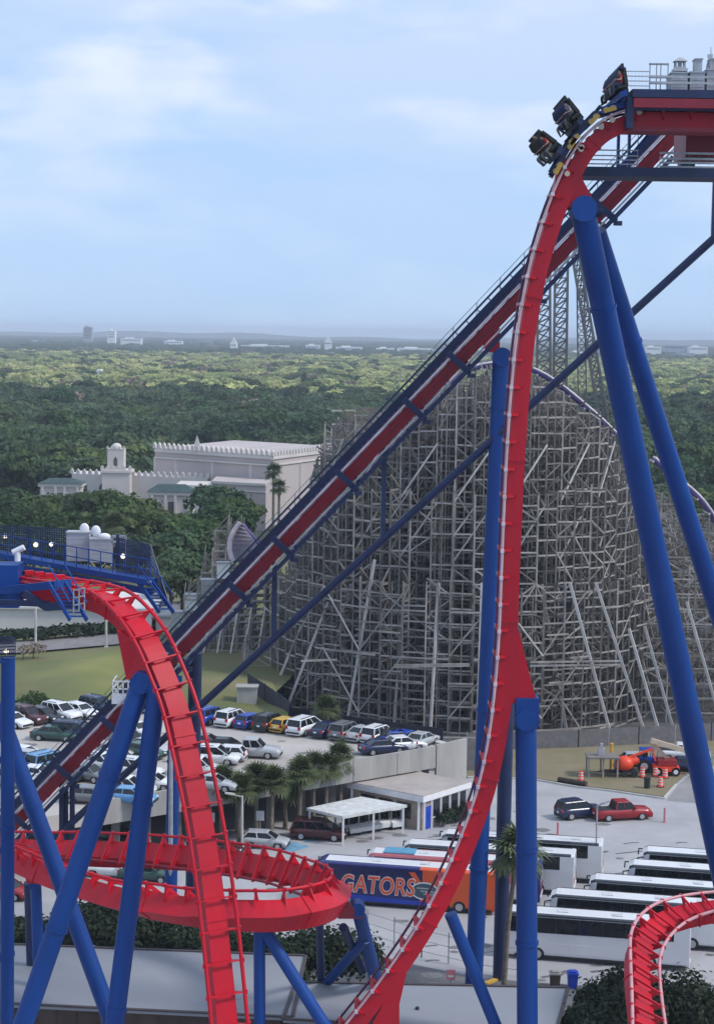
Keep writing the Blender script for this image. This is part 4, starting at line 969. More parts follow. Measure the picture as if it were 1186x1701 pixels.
def pavilion(x0,x1,ye,yr,yb,Y,label):
    a=PY(x0,ye,Y);b=PY(x1,ye,Y);d=(b.x-a.x)*.55; t=thing('hip_roofed_pavilion',label,'pavilion',((a.x+b.x)/2,Y,0)); zr_=PY((x0+x1)/2,yr,Y).z
    MB().box2((a.x+.6,Y+.6,0),(b.x-.6,Y+d,a.z)).build('wall', STUCCOL, t); MB().box2((a.x+.2,Y+.2,a.z-.05),(b.x-.2,Y+d+.4,a.z+.7)).build('cornice', STUCCOL, t)
    MB().loft([[V((a.x,Y,a.z+.7)),V((b.x,Y,a.z+.7)),V((b.x,Y+d+.6,a.z+.7)),V((a.x,Y+d+.6,a.z+.7))],[V((a.x+2.4,Y+d*.42,zr_)),V((b.x-2.4,Y+d*.42,zr_)),V((b.x-2.4,Y+d*.58,zr_)),V((a.x+2.4,Y+d*.58,zr_))]],smooth=False).build('roof', TEAL, t)
    m=MB()
    for f in (.12,.4,.6,.88): m.box2((lerp(a.x,b.x,f)-.3,Y-.1+.3,0),(lerp(a.x,b.x,f)+.3,Y+.6,a.z-.05))
    m.build('pillar', STUCCOL, t); MB().box2((lerp(a.x,b.x,.42)+.3,Y+.5,0),(lerp(a.x,b.x,.58)+.5,Y+.59,a.z-1.5)).build('doorway', MATS['dark_arch'], t)
pavilion(243,324,822,806,862,402,'white pavilion with a green hipped roof in front of the palace hall')
pavilion(62,138,808,796,830,425,'green roofed white pavilion at the left among the trees')
# houses between the trees
for x,y,w_,h_,Y,l in ((428,686,38,8,900,'white roofed house among dark trees left of the red lift'),(236,702,24,9,820,'small white shed among dark trees above the palace'),(270,685,8,6,900,'tiny white hut among the trees above the palace'),(108,702,8,6,820,'tiny white hut among the trees at the left'),(8,632,16,10,1500,'white house in the light trees at the left picture edge'),(165,630,8,12,1500,'thin pale gable in the light trees')):
    a=PY(x-w_/2,y+h_/2,Y);b=PY(x+w_/2,y-h_/2,Y); t=thing('house',l,'house',((a.x+b.x)/2,Y,0)); zt_=b.z+3.5; MB().box2((a.x,Y,0),(b.x,Y+10,zt_)).build('wall', FARW, t); xm=(a.x+b.x)/2
    MB().prism([V((a.x-.5,Y+5,zt_)),V((b.x+.5,Y+5,zt_)),V((lerp(a.x,b.x,.85),Y+5,zt_+1.6)),V((lerp(a.x,b.x,.15),Y+5,zt_+1.6))],V((0,11,0))).build('roof', FARW, t)
# far skyline
sky_b=[(146,543,568,14,FARG,5200,'grey far tower block on the skyline at the left'),(185,549,570,13,FARW,4900,'white far tower block right of the grey one'),(218,562,571,34,FARW,4600,'long white far building right of the skyline towers'),(288,566,574,30,FARW,4700,'low pale far building left of centre'),(340,567,574,22,FARG,4700,'low grey far building left of the white gable'),(388,570,589,11,FARW,3900,'white far building with a stepped gable'),(440,573,582,80,FARW,4300,'long low white far shed right of the gable'),(520,573,588,24,FARW,3900,'pale far building left of the pointed one'),(545,567,590,12,FARW,3800,'pointed white far building in the middle of the skyline'),(580,576,589,44,FARW,3900,'wide white far building right of the pointed one'),(560,588,595,50,FARW,3300,'nearer white shed below the pointed far building'),(640,578,590,30,FARW,3900,'small white far building left of the lift'),(690,578,594,60,FARW,3800,'white far building seen through the lift handrail'),(735,582,594,40,FARG,3700,'grey far building behind the lift'),(800,580,592,50,FARW,3900,'white far building left of the vertical drop'),(960,584,596,22,FARW,3900,'white far building between the lattice towers'),(1085,576,592,26,FARW,3900,'white far block right of the leaning legs'),(1120,574,583,34,FARG,4500,'pale grey far block near the right'),(1160,576,588,30,FARW,4000,'white far block at the right edge'),(1140,588,597,50,FARG,3500,'long grey shed at the right below the far blocks'),(60,566,573,26,FARG,5000,'low grey far building at the left')]
for x,y0,y1,w_,mm,Y,l in sky_b:
    a=PY(x-w_/2,y0,Y);b=PY(x+w_/2,y0,Y); t=thing('far_building',l,'building',((a.x+b.x)/2,Y,0)); 
    MB().box2((a.x,Y,0),(b.x,Y+30,a.z)).build('wall', mm, t); MB().box2((lerp(a.x,b.x,.2),Y+4,a.z),(lerp(a.x,b.x,.55),Y+24,a.z+(4 if w_<20 else 2.5))).build('roof_block', mm, t)
    m=MB(); nz_=max(1,int((a.z-20)/7)); wd=(b.x-a.x)
    for k in range(nz_): zz=a.z-4-k*6.5; MB().box2((a.x+wd*.06,Y-.4,zz-1.2),(b.x-wd*.06,Y,zz+1.2)).build('window', FARG if mm is FARW else GLASS, t)
    if l.startswith('pointed') or 'stepped gable' in l: 
        MB().prism([V((a.x,Y+10,a.z)),V((b.x,Y+10,a.z)),V(((a.x+b.x)/2,Y+10,a.z+12))],V((0,18,0))).build('roof', mm, t)
# ================================================================ vehicles
def carpaint(name, c): return mat('paint_'+name, c, .25, .03, .5, spec=.6)
PAINT = {'white': carpaint('white',(.72,.72,.73)), 'silver': carpaint('silver',(.42,.43,.45)), 'grey': carpaint('grey',(.16,.17,.18)), 'black': carpaint('black',(.015,.015,.018)), 'blue': carpaint('blue',(.015,.06,.36)), 'navy': carpaint('navy',(.012,.022,.075)), 'red': carpaint('red',(.30,.012,.018)), 'maroon': carpaint('maroon',(.07,.012,.016)), 'yellow': carpaint('yellow',(.60,.36,.04)), 'beige': carpaint('beige',(.42,.37,.30)), 'green': carpaint('green',(.03,.075,.06)), 'light blue': carpaint('light_blue',(.12,.30,.55))}
KIND = {  # length, half width, belt profile (x, z), cabin (xb0, xt0, xt1, xb1), roof z
 'sedan': (4.75,.91,[(-2.37,.62),(-2.3,.93),(-1.5,1.02),(.9,.97),(1.1,.95),(2.15,.76),(2.37,.55)],(-1.75,-1.0,.35,1.15),1.46,.68),
 'hatchback': (4.2,.89,[(-2.1,.62),(-2.04,.96),(-1.5,1.03),(.8,.98),(1.0,.96),(1.9,.78),(2.1,.55)],(-1.98,-1.55,.25,1.1),1.5,.66),
 'SUV': (4.75,.96,[(-2.37,.65),(-2.32,1.05),(-1.5,1.12),(.8,1.08),(1.05,1.05),(2.2,.93),(2.37,.65)],(-2.28,-2.0,.2,1.1),1.76,.74),
 'minivan': (5.1,.99,[(-2.55,.65),(-2.5,1.05),(-1.5,1.1),(.9,1.06),(1.2,1.02),(2.3,.86),(2.55,.6)],(-2.45,-2.2,.45,1.6),1.8,.76),
 'pickup': (5.7,.98,[(-2.85,.7),(-2.8,1.08),(-1.5,1.1),(.6,1.12),(1.0,1.12),(2.65,1.0),(2.85,.7)],(-.95,-.75,.55,1.25),1.85,.74)}
def make_vehicle(kind, pm, name='parked_car'):
    Lc, hw, prof, cab, zr, ht = KIND[kind]; t = thing(name, '-', 'car'); r = .34 if kind in ('sedan','hatchback') else .38
    xa = [-1.42*Lc/4.75, 1.42*Lc/4.75]
    xs = sorted(set([p[0] for p in prof]+[xa[0]-.45,xa[0]-.3,xa[0]+.3,xa[0]+.45,xa[1]-.45,xa[1]-.3,xa[1]+.3,xa[1]+.45])); rings = []
    for x in xs:
        zb = interp(x, prof); q = 1-.10*max(0,(abs(x)-Lc*.34)/(Lc*.16))**2
        arch = any(abs(x-c) <= .31 for c in xa); sill = .62 if arch else .24
        h = hw*q; ring = [V((x,-h*.86,sill)),V((x,-h*.99,max(sill+.02,.45))),V((x,-h,max(.66,zb*.7))),V((x,-h*.95,zb-.04)),V((x,-h*.80,zb+.01)),V((x,h*.80,zb+.01)),V((x,h*.95,zb-.04)),V((x,h,max(.66,zb*.7))),V((x,h*.99,max(sill+.02,.45))),V((x,h*.86,sill))]
        rings.append(ring)
    MB().loft(rings).build('body', pm, t, world=False)
    b0,t0,t1,b1 = cab; zb = interp(0, prof)-.03; yb = hw*.88; yt = hw*ht
    base = [V((b0,-yb,zb)),V((b1,-yb,zb-.03)),V((b1,yb,zb-.03)),V((b0,yb,zb))]; tp = [V((t0,-yt,zr-.05)),V((t1,-yt,zr-.05)),V((t1,yt,zr-.05)),V((t0,yt,zr-.05))]
    MB().loft([base,tp], smooth=False).build('windows', GLASS, t, world=False)
    m = MB(); m.loft([[tp[0]+V((-.06,-.03,-.02)),tp[1]+V((.08,-.03,-.02)),tp[2]+V((.08,.03,-.02)),tp[3]+V((-.06,.03,-.02))],[tp[0]+V((.05,.03,.05)),tp[1]+V((-.1,.03,.05)),tp[2]+V((-.1,-.03,.05)),tp[3]+V((.05,-.03,.05))]], smooth=False)
    for s in (0,3):
        m.beam(base[s], tp[s], .10, .12); k = 1 if s == 0 else 2; m.beam(base[k], tp[k], .08, .08)
        for f in ((.45,) if kind in ('sedan','pickup','hatchback') else (.33,.64)): m.beam(base[s].lerp(base[k],f), tp[s].lerp(tp[k],f), .09, .07)
    m.build('roof', pm, t, world=False)
    for x in xa:
        for s in (-1,1):
            w_ = MB().tube([(x,s*(hw-.22),r),(x,s*(hw-.005),r)], r, 16).build('wheel', TYRE, t, world=False); MB().tube([(x,s*(hw-.03),r),(x,s*(hw+.008),r)], r*.62, 12).build('rim', RIM, w_, world=False)
    zf = interp(Lc/2-.1, prof); zk = interp(-Lc/2+.1, prof)
    for s in (-1,1):
        MB().box((Lc/2-.10,s*hw*.68,zf-.04),(.16,.34,.15)).build('headlight', LAMPW, t, world=False); MB().box((-Lc/2+.06,s*hw*.76,zk-.10),(.14,.26,.20 if kind=='sedan' else .34)).build('tail_light', LAMPR, t, world=False)
        MB().box((cab[3]-.35,s*(hw+.05),zb+.08),(.14,.18,.13)).build('mirror', pm, t, world=False)
    MB().box((Lc/2-.02,0,.42),(.14,hw*1.5,.20)).box((-Lc/2+.02,0,.45),(.12,hw*1.55,.16)).build('bumper', DARK, t, world=False)
    MB().box((-Lc/2-.045,0,.72),(.02,.34,.16)).build('number_plate', LAMPW, t, world=False)
    if kind == 'pickup': MB().box((-1.9,0,1.105),(1.7,hw*1.55,.03)).box((-1.05,0,1.14),(.06,hw*1.6,.10)).build('load_bed', DARK, t, world=False)
    if kind in ('SUV','minivan'): MB().beam((t0+.2,-yt*.85,zr+.06),(t1-.3,-yt*.85,zr+.06),.05).beam((t0+.2,yt*.85,zr+.06),(t1-.3,yt*.85,zr+.06),.05).build('roof_rails', DARK, t, world=False)
    return t
PROTO = {}
CNAME = {'SUV':'SUV','pickup':'pickup truck','minivan':'minivan','sedan':'saloon car','hatchback':'hatchback'}
def car(kind, colr, px, py, z, hdg, label, group=None):
    """px, py: picture position of the car's middle on the ground; hdg: direction the nose points, degrees from +X"""
    if kind not in PROTO: t = make_vehicle(kind, PAINT['white']); PROTO[kind] = t
    else: t = copy_tree(PROTO[kind])
    recolor(t, ('body','roof','mirror'), PAINT[colr]); t.location = PZ(px, py, z); t.rotation_euler = (0,0,math.radians(hdg)); tag(t, label, 'car' if kind != 'pickup' else 'pickup truck', group)
    if not group and 'group' in t: del t['group']
    return t
GD = 'cars parked on the upper car park'
far_row = [('maroon','sedan'),('blue','SUV'),('white','SUV'),('blue','hatchback'),('black','SUV'),('yellow','hatchback'),('white','minivan'),('navy','sedan'),('grey','SUV'),('silver','sedan'),('white','SUV'),('black','sedan'),('blue','sedan'),('silver','sedan')]
fx = [318,352,388,418,450,476,508,545,576,604,630,652,674,700]
for i,(c,k) in enumerate(far_row):
    x = fx[i]; y = 1195+(x-318)*.112+ (2 if i else 0)
    car(k, c, x, y-1, ZD, 58+rw.uniform(-2,2), '%s %s, %s from the left in the far row of the upper car park' % (c, CNAME[k], ORD[i]), GD)
left_row = [('white','sedan',20,1206),('maroon','SUV',47,1200),('black','hatchback',74,1198),('white','SUV',102,1194),('white','sedan',133,1190),('navy','SUV',165,1184),('white','hatchback',246,1184)]
for i,(c,k,x,y) in enumerate(left_row): car(k, c, x, y, ZD, -38+rw.uniform(-4,4), '%s %s, %s from the left in the row below the grass bank' % (c, CNAME[k], ORD[i]), GD)
mids = [('green','sedan',92,1229,-8,'dark green saloon car in the open aisle left of the red lift'),('navy','minivan',127,1227,-14,'dark blue minivan tail to tail with the green car left of the lift'),('white','sedan',226,1222,-40,'white saloon car framed between the lift and the blue legs'),
 ('grey','SUV',215,1243,-30,'grey SUV behind the slanting blue leg on the upper car park'),('silver','sedan',248,1250,-30,'silver saloon car between the two blue legs, upper one'),('green','sedan',236,1258,-30,'dark green saloon car between the two blue legs, lower one'),
 ('black','sedan',376,1250,-10,'black saloon car just behind the white minivan right of the red plunge'),('silver','pickup',419,1257,-8,'silver pickup truck right of the white minivan by the palms'),('white','minivan',355,1268,-8,'white minivan side on just right of the red plunge'),('white','hatchback',374,1263,170,'white hatchback mostly hidden behind the white minivan'),
 ('silver','sedan',352,1312,-10,'silver saloon car at the deck edge right of the red plunge'),
 ('white','sedan',40,1264,-25,'white saloon car at the left end of the second row'),('silver','sedan',30,1284,-25,'silver saloon car at the left of the third row'),('light blue','minivan',84,1278,50,'light blue minivan left of the red lift'),('white','sedan',62,1298,-20,'white saloon car below the light blue minivan'),('silver','hatchback',50,1272,-25,'silver hatchback tucked left of the light blue minivan'),
 ('white','SUV',172,1281,-28,'white SUV right of the lift near the slanting leg'),('grey','hatchback',147,1296,-28,'dark grey hatchback right beside the lift track'),('white','hatchback',196,1270,-28,'white hatchback close behind the slanting blue leg'),
 ('white','SUV',214,1322,-12,'large white SUV at the deck edge between the blue legs'),('white','sedan',252,1310,-12,'white saloon car at the deck edge right of the large white SUV'),('grey','sedan',150,1333,-8,'dark grey saloon car at the deck edge beside the lift foot'),('light blue','sedan',216,1334,-12,'pale blue saloon car nearest the concrete parapet between the legs'),
 ('white','sedan',668,1246,22,'white saloon car right behind the parapet wall'),('navy','sedan',636,1251,22,'dark blue saloon car behind the parapet left of the white one'),('blue','sedan',664,1237,22,'blue saloon car at the just beyond the white one behind the parapet')]
mids += [('grey','sedan',341,1243,-10,'grey saloon car just right of the plunge behind the white minivan'),('white','SUV',333,1288,-10,'white SUV peeking out right of the plunge above the deck edge'),('black','hatchback',104,1296,-25,'black hatchback close left of the lift track above the deck edge'),('silver','SUV',22,1306,-20,'silver SUV at the far left near the deck edge'),('beige','sedan',182,1258,-28,'beige saloon car just right of the lift on the upper car park'),('white','minivan',226,1290,-20,'white minivan between the blue legs in the middle of the upper car park')]
for c,k,x,y,h,l in mids: car(k,c,x,y,ZD,h,l,GD)
low_ = [('silver','hatchback',441,1407,-8,'pale silver hatchback parked on the lower lot beside blue bay paint'),('maroon','sedan',360,1418,-8,'dark red saloon car half hidden behind the red plunge by the lamp post'),('navy','SUV',962,1357,24,'dark blue SUV with a silver upper side nose to nose with the red pickup'),('red','pickup',1032,1360,14,'red pickup truck parked on the open asphalt'),('white','sedan',186,1455,-10,'white saloon car seen through the banked turn at the left'),('green','sedan',245,1462,-10,'dark green saloon car seen inside the banked turn'),('red','hatchback',12,1490,-20,'red hatchback at the left picture edge below the turn'),('black','SUV',205,1410,-20,'black SUV in the shade below the upper car park')]
for c,k,x,y,h,l in low_: car(k,c,x,y,0,h,l)
car('minivan','maroon',530,1393,0,-8,'long dark red van parked at the left of the white carport')
# golf carts
def cart():
    t = thing('golf_cart','-','golf cart'); MB().loft([[V((x,-.58,zb)),V((x,.58,zb)),V((x,.58,zt)),V((x,-.58,zt))] for x,zb,zt in ((-1.15,.3,.7),(-.9,.26,.85),(-.1,.26,.8),(.0,.26,.42),(.55,.26,.42),(.62,.26,.85),(1.1,.3,.7))], smooth=False).build('body', PAINT['white'], t, world=False)
    MB().box((-.25,0,.88),(.5,1.05,.12)).box((-.5,0,1.15),(.1,1.05,.45)).build('seat', DARK, t, world=False); MB().box((-.05,0,1.85),(1.7,1.15,.07)).build('canopy', PAINT['white'], t, world=False); m = MB()
    for x in (-.75,.62):
        for s in (-.5,.5): m.beam((x,s,.7),(x,s,1.83),.05)
    m.build('canopy_post', GALV, t, world=False)
    for x in (-.75,.78):
        for s in (-1,1): MB().tube([(x,s*.42,.23),(x,s*.58,.23)],.23,12).build('wheel', TYRE, t, world=False)
    return t
ct0 = cart()
for i,(x,y) in enumerate(((582,1384),(599,1381),(616,1378),(633,1375),(652,1374))):
    t = ct0 if i == 0 else copy_tree(ct0); t.location = PZ(x,y,0); t.rotation_euler = (0,0,math.radians(-62)); tag(t,'white golf cart under the carport, %s from the left' % ORD[i],'golf cart','golf carts under the carport')
# coaches
def text_mesh(txt, size, mt, name, parent, M, offset=0, ext=.01, shear=0.12, sqx=.76):
    cu = bpy.data.curves.new('t','FONT'); cu.body = txt; cu.size = size; cu.extrude = ext; cu.offset = offset; cu.align_x = 'CENTER'; cu.align_y = 'CENTER'; cu.shear = shear; cu.space_character = 1.08
    o = bpy.data.objects.new('t',cu); COL.objects.link(o); dg = bpy.context.evaluated_depsgraph_get(); me = bpy.data.meshes.new_from_object(o.evaluated_get(dg)); bpy.data.objects.remove(o); me.transform(M @ Matrix.Diagonal((sqx,1,1,1))); me.materials.clear(); me.materials.append(mt)
    q = bpy.data.objects.new(name,me); COL.objects.link(q); q.parent = parent; return q
BW, BH, BL = 1.28, 3.45, 13.7
def coach(label, scheme, pf, pr, near=-1, group='coaches parked in the lower lot', length=BL):
    """pf, pr: picture positions of the front and rear ends of the near lower edge"""
    P, Q = PZ(*pf,0), PZ(*pr,0); d = (P-Q).normalized(); mid = (P+Q)/2; n = V((-d.y,d.x,0)); n = n if n.y > 0 else -n; c = mid+n*BW; length = min(15.2, max(13.7, (P-Q).length))
    t = thing('coach',label,'coach',c,math.atan2(d.y,d.x),group); hl = length/2
    side = 1 if (Matrix.Rotation(t.rotation_euler.z,3,'Z')@V((0,1,0))).y < 0 else -1      # local side facing the camera
    bodym = [PAINT['white']]; segmi = None
    xs = [-hl,-hl+.06,-hl+.3,-hl+1.6,-3.4,-1.2,0,3.0,hl-1.2,hl-.45,hl-.1,hl]
    if scheme == 'blue': bodym = [mat('coach_blue',(.012,.016,.135),.25,.05,.4,spec=.6), mat('coach_orange',(.72,.10,.02),.25,.05,.4,spec=.6)]; segmi = [1,1,1,1,1,0,0,0,0,0,0]
    if scheme == 'stripe': bodym = [PAINT['white'], mat('coach_indigo',(.02,.03,.16),.3,.05,.5)]; segmi = [1,1,1,0,0,0,0,0,0,0,0]
    rings = []
    for x in xs:
        f = max(0,(x-(hl-.45))/.45); fb = max(0,(-hl+.06-x)/.06); q = 1-.10*f-.03*fb; zt = BH-.22*f-.05*fb; h = BW*q
        rings.append([V((x,-h*.97,.32)),V((x,-h,.6)),V((x,-h,2.0)),V((x,-h*.97,zt-.14)),V((x,-h*.88,zt-.04)),V((x,-h*.64,zt)),V((x,h*.64,zt)),V((x,h*.88,zt-.04)),V((x,h*.97,zt-.14)),V((x,h,2.0)),V((x,h,.6)),V((x,h*.97,.32))])
    bm_ = MB().loft(rings, segmi=segmi, smooth=False); bodym = bodym+[{'white':GLASS,'blue':bodym[0],'stripe':mat('stripe_red',(.42,.10,.12),.35,.08,.4)}[scheme]]; nk = len(bodym)-1
    for q in range(2, len(xs)-2):
        if scheme == 'blue' and q < 5: continue
        for k in (3,4,6,7): bm_.mi[q*12+k] = nk
    bm_.build('body', bodym, t, world=False)
    MB().loft([[V((x,-BW*.61,BH+.008)),V((x,BW*.61,BH+.008)),V((x,BW*.5,BH+.03)),V((x,-BW*.5,BH+.03))] for x in (-hl+.3,hl-.7)], smooth=False).build('roof', PAINT['white'], t, world=False)
    m = MB()
    for x in (-hl+2.2,-1.5,2.5): m.box((x,0,BH+.06),(.8,.75,.06))
    m.build('roof_hatch', mat('hatch_grey',(.6,.6,.62),.5), t, world=False)
    gl = MATS['stripe_red'] if scheme == 'stripe' else GLASS if scheme != 'blue' else mat('wrapped_glass',(.014,.017,.10),.15,.1,1)
    for s in (-1,1):
        m = MB(); x0 = -hl+(1.2 if scheme != 'blue' else 5.9); x1 = hl-.5
        m.add([(x0,s*(BW+.012),2.20),(x1,s*(BW+.012),2.10),(x1-.12,s*(BW*.97+.022),3.29),(x0,s*(BW*.97+.022),3.29)],[(0,1,2,3)]); m.add([(x0,s*(BW-.04),2.20),(x1,s*(BW-.04),2.10),(x1-.12,s*(BW*.97-.04),3.29),(x0,s*(BW*.97-.04),3.29)],[(0,1,2,3)])
        wb = m.build('window_band', gl, t, world=False); m = MB()
        for k in range(1,7): x = lerp(x0,x1,k/7); MB().box((x,s*(BW+.004),2.70),(.07,.06,1.10)).build('window_divider', DARK, wb, world=False)
        m = MB()
        for k in range(5 if scheme != 'blue' else 0): m.box((-3.4+k*1.55,s*(BW+.004),1.02),(1.42,.02,.72))
        m.build('luggage_door', bodym[0] if scheme != 'stripe' else PAINT['white'], t, world=False)
        MB().box((-.3,s*(BW-.015),.36),(length-1.2,.06,.16)).build('skirt', DARK, t, world=False)
    MB().add([(hl-.02,-BW*.86,1.25),(hl-.02,BW*.86,1.25),(hl-.06,BW*.82,2.85),(hl-.06,-BW*.82,2.85)],[(0,1,2,3)]).add([(hl+.03,-BW*.86,1.25),(hl+.03,BW*.86,1.25),(hl-.01,BW*.82,2.85),(hl-.01,-BW*.82,2.85)],[(0,1,2,3)]).build('windscreen', GLASS, t, world=False)
    m = MB()
    for k in range(6): m.box((-hl-.012,.1,1.9+k*.10),(.03,1.3,.05))
    m.build('rear_grille', GALV if scheme != 'blue' else DARK, t, world=False)
    for s in (-1,1):
        MB().box((-hl-.012,s*.98,1.25),(.05,.2,.5)).build('tail_light', LAMPR, t, world=False); MB().tube([(hl-.1,s*(BW-.05),3.05),(hl+.35,s*(BW+.12),3.0),(hl+.38,s*(BW+.14),2.5)],.06,6).build('mirror', DARK, t, world=False)
    MB().box((-hl-.02,0,.62),(.08,2.3,.28)).build('bumper', bodym[0] if scheme!='stripe' else PAINT['white'], t, world=False)
    for x in (-hl+2.9,-hl+4.15,hl-2.6):
        for s in (-1,1):
            w_ = MB().tube([(x,s*(BW-.35),.5),(x,s*(BW+.015),.5)],.5,18).build('wheel', TYRE, t, world=False); MB().tube([(x,s*(BW-.03),.5),(x,s*(BW+.03),.5)],.30,14).build('rim', RIM, w_, world=False)
    return t, side, hl
ux = lambda s: Matrix(((1,0,0),(0,1,0),(0,0,1)))
t, s, hl = coach('dark blue coach with orange GATORS lettering and an orange tail','blue',(524,1499),(822,1522))
def side_mat(s, x, z, y=BW+.02):
    # text plane on the side s, reading left to right when seen from that side
    X = V((-1,0,0)) if s > 0 else V((1,0,0)); Zu = V((0,0,1)); Y = V((0,s,0)); M = Matrix((X,Zu,Y)).transposed().to_4x4(); M.translation = V((x,s*y,z)); return M
if s > 0: cx_ = 1.3
else: cx_ = 1.3
text_mesh('GATORS',1.95,PAINT['white'],'lettering_outline',t,side_mat(s,cx_+.95,1.75,BW+.026),offset=.085)
text_mesh('GATORS',1.95,mat('letter_orange',(.75,.085,.02),.4,.05),'lettering',t,side_mat(s,cx_+.95,1.75,BW+.05),offset=.02)
m = MB(); ex, ez = -1.62, 1.62
def oval(m, a, b, y, mi): m.add([(ex+a*math.cos(2*pi*k/24), s*y, ez+b*math.sin(2*pi*k/24)) for k in range(24)],[tuple(range(24))],mi=mi)
oval(m,1.15,.74,BW+.024,0); oval(m,1.02,.62,BW+.032,1)
for k,(dx,dz,w_) in enumerate(((.0,.22,1.3),(-.2,-.02,1.1),(-.3,-.24,.8))): m.box((ex+dx,s*(BW+.036),ez+dz),(w_,.012,.10),mi=2)
m.build('emblem',[PAINT['white'],mat('emblem_teal',(.05,.09,.12),.4),mat('emblem_grey',(.38,.42,.45),.4)],t,world=False)
m = MB(); m.add([(-1.2,s*(BW+.018),1.9),(-.3,s*(BW+.018),3.1),(-.8,s*(BW+.018),3.1),(-1.6,s*(BW+.018),1.9)],[(0,1,2,3)]);  m.build('livery_slash',[MATS['coach_orange']],t,world=False)
m = MB(); m.add([(-3,s*(BW+.016),.42),(hl-.6,s*(BW+.016),.42),(hl-1.2,s*(BW+.016),1.0),(-2.2,s*(BW+.016),.72)],[(0,1,2,3)]); m.build('livery_sweep',BRIGHTB,t,world=False)
t, s, hl = coach('white coach with a faded red side stripe and a dark blue starred tail','stripe',(608,1486),(896,1506))
m = MB(); m.box((0,s*(BW+.008),2.0),(length_:=10.5,.03,.55)); m.build('livery_stripe',PINK,t,world=False); m = MB(); m.box((hl-2.6,0,BH+.07),(2.6,1.6,.06)); m.build('roof_panel',mat('roof_cyan',(.10,.30,.45),.5),t,world=False)
def star(x, y, z, r, w1): return [V((x, y+(r if k%2==0 else r*w1)*math.sin(2*pi*k/10), z+(r if k%2==0 else r*w1)*math.cos(2*pi*k/10))) for k in range(10)]
m = MB(); m.prism(star(-hl-.05,0,2.35,.85,.42),V((.03,0,0))); m.build('star_emblem',PAINT['silver'],t,world=False)
coach('white coach third back in the left pack with a white louvred tail','white',(668,1470),(952,1490))
coach('white coach farthest back in the left pack with a louvred tail','white',(730,1452),(998,1470))
R5 = [((850,1592),(1128,1614),'white coach nearest the camera in the right pack, flank fully visible'),((912,1560),(1212,1584),'white coach second from the camera in the right pack'),((976,1533),(1276,1557),'white coach third from the camera in the right pack'),((1040,1507),(1340,1530),'white coach fourth from the camera in the right pack'),((1064,1483),(1364,1504),'white coach farthest from the camera in the right pack')]
for pf, pr, l in R5: coach(l,'white',pf,pr)
# ================================================================ verge clutter
def barrel(px,py,label,z=.12):
    a = PZ(px,py,z); t = thing('traffic_barrel',label,'traffic barrel',a,group='orange traffic barrels on the verge')
    prof = [(.0,.30),(.22,.29),(.22,.27),(.5,.265),(.5,.25),(.78,.24),(.78,.225),(1.05,.22)]
    MB().tube([a+V((0,0,z_)) for z_,r in prof],[r for z_,r in prof],14).build('barrel_body',ORANGE,t); m = MB()
    for z_,r in ((.34,.285),(.62,.265),(.9,.24)): m.tube([a+V((0,0,z_-.06)),a+V((0,0,z_+.06))],r,14,caps=False)
    m.build('reflective_band',PAINT['white'],t); MB().tube([a,a+V((0,0,.06))],.42,14).build('base',DARK,t)
barrel(964,1297,'orange and white barrel alone at the left of the verge by the kerb'); barrel(1066,1291,'orange and white barrel just right of the orange drum trailer'); barrel(1096,1307,'orange and white barrel nearest the kerb on the right'); barrel(1104,1292,'orange barrel at the upper right behind the one by the kerb'); barrel(1088,1290,'orange barrel below the blue tractor')
a = PZ(1074,1309,.12); tag(MB().tube([a,a+V((0,0,1.0))],[.30,.34],12).tube([a+V((0,0,1.0)),a+V((0,0,1.12))],.38,12).build('litter_bin',DARK),'dark round litter bin between two barrels on the verge','bin')
t = thing('drum_trailer','round orange drum trailer on small wheels on the verge','trailer',PZ(1036,1289,.12)); o = V(t.location)
MB().ball(o+V((0,0,1.35)),.95,14,10,(1.05,.95,.85)).tube([o+V((.7,0,1.5)),o+V((1.5,-.1,1.75))],[.5,.3],12).beam(o+V((.2,0,1.9)),o+V((2.9,.2,2.9)),.22).beam(o+V((2.9,.2,2.9)),o+V((3.3,.2,1.6)),.16).build('drum',ORANGE,t); MB().beam(o+V((-2.3,0,.5)),o+V((1.3,0,.5)),.9,.16).beam(o+V((-.7,0,.5)),o+V((-.5,0,1.0)),.5).beam(o+V((.7,0,.5)),o+V((.6,0,1.0)),.5).build('chassis',DARK,t)
for x in (.0,1.0):
    for s_ in (-.65,.65): MB().tube([o+V((x,s_-.1,.36)),o+V((x,s_+.1,.36))],.36,14).build('wheel',TYRE,t)
MB().beam(o+V((-2.3,0,.5)),o+V((-2.9,0,.42)),.1).build('tow_bar',DARK,t)
t = thing('boom_lift','boom lift with a tan folded arm and orange base on the verge','boom lift',PZ(1104,1286,.12)); o = V(t.location)
MB().box(o+V((0,0,.75)),(2.7,2.0,.5)).build('base',ORANGE,t); MB().box(o+V((.1,0,1.35)),(2.0,1.7,.65)).build('turret',PAINT['red'],t)
MB().beam(o+V((-1.7,-.3,3.7)),o+V((4.2,-.2,2.0)),.42,.5).beam(o+V((.3,.3,1.6)),o+V((-1.5,0,3.3)),.4,.4).build('boom',TAN,t); m = MB()
for x in (4.1,5.2):
    for y in (-.75,.75): m.beam(o+V((x,y,1.2)),o+V((x,y,2.3)),.07)
for z_ in (1.2,1.75,2.3):
    m.beam(o+V((4.1,-.75,z_)),o+V((5.2,-.75,z_)),.06); m.beam(o+V((4.1,.75,z_)),o+V((5.2,.75,z_)),.06); m.beam(o+V((5.2,-.75,z_)),o+V((5.2,.75,z_)),.06)
m.build('platform_cage',GALV,t)
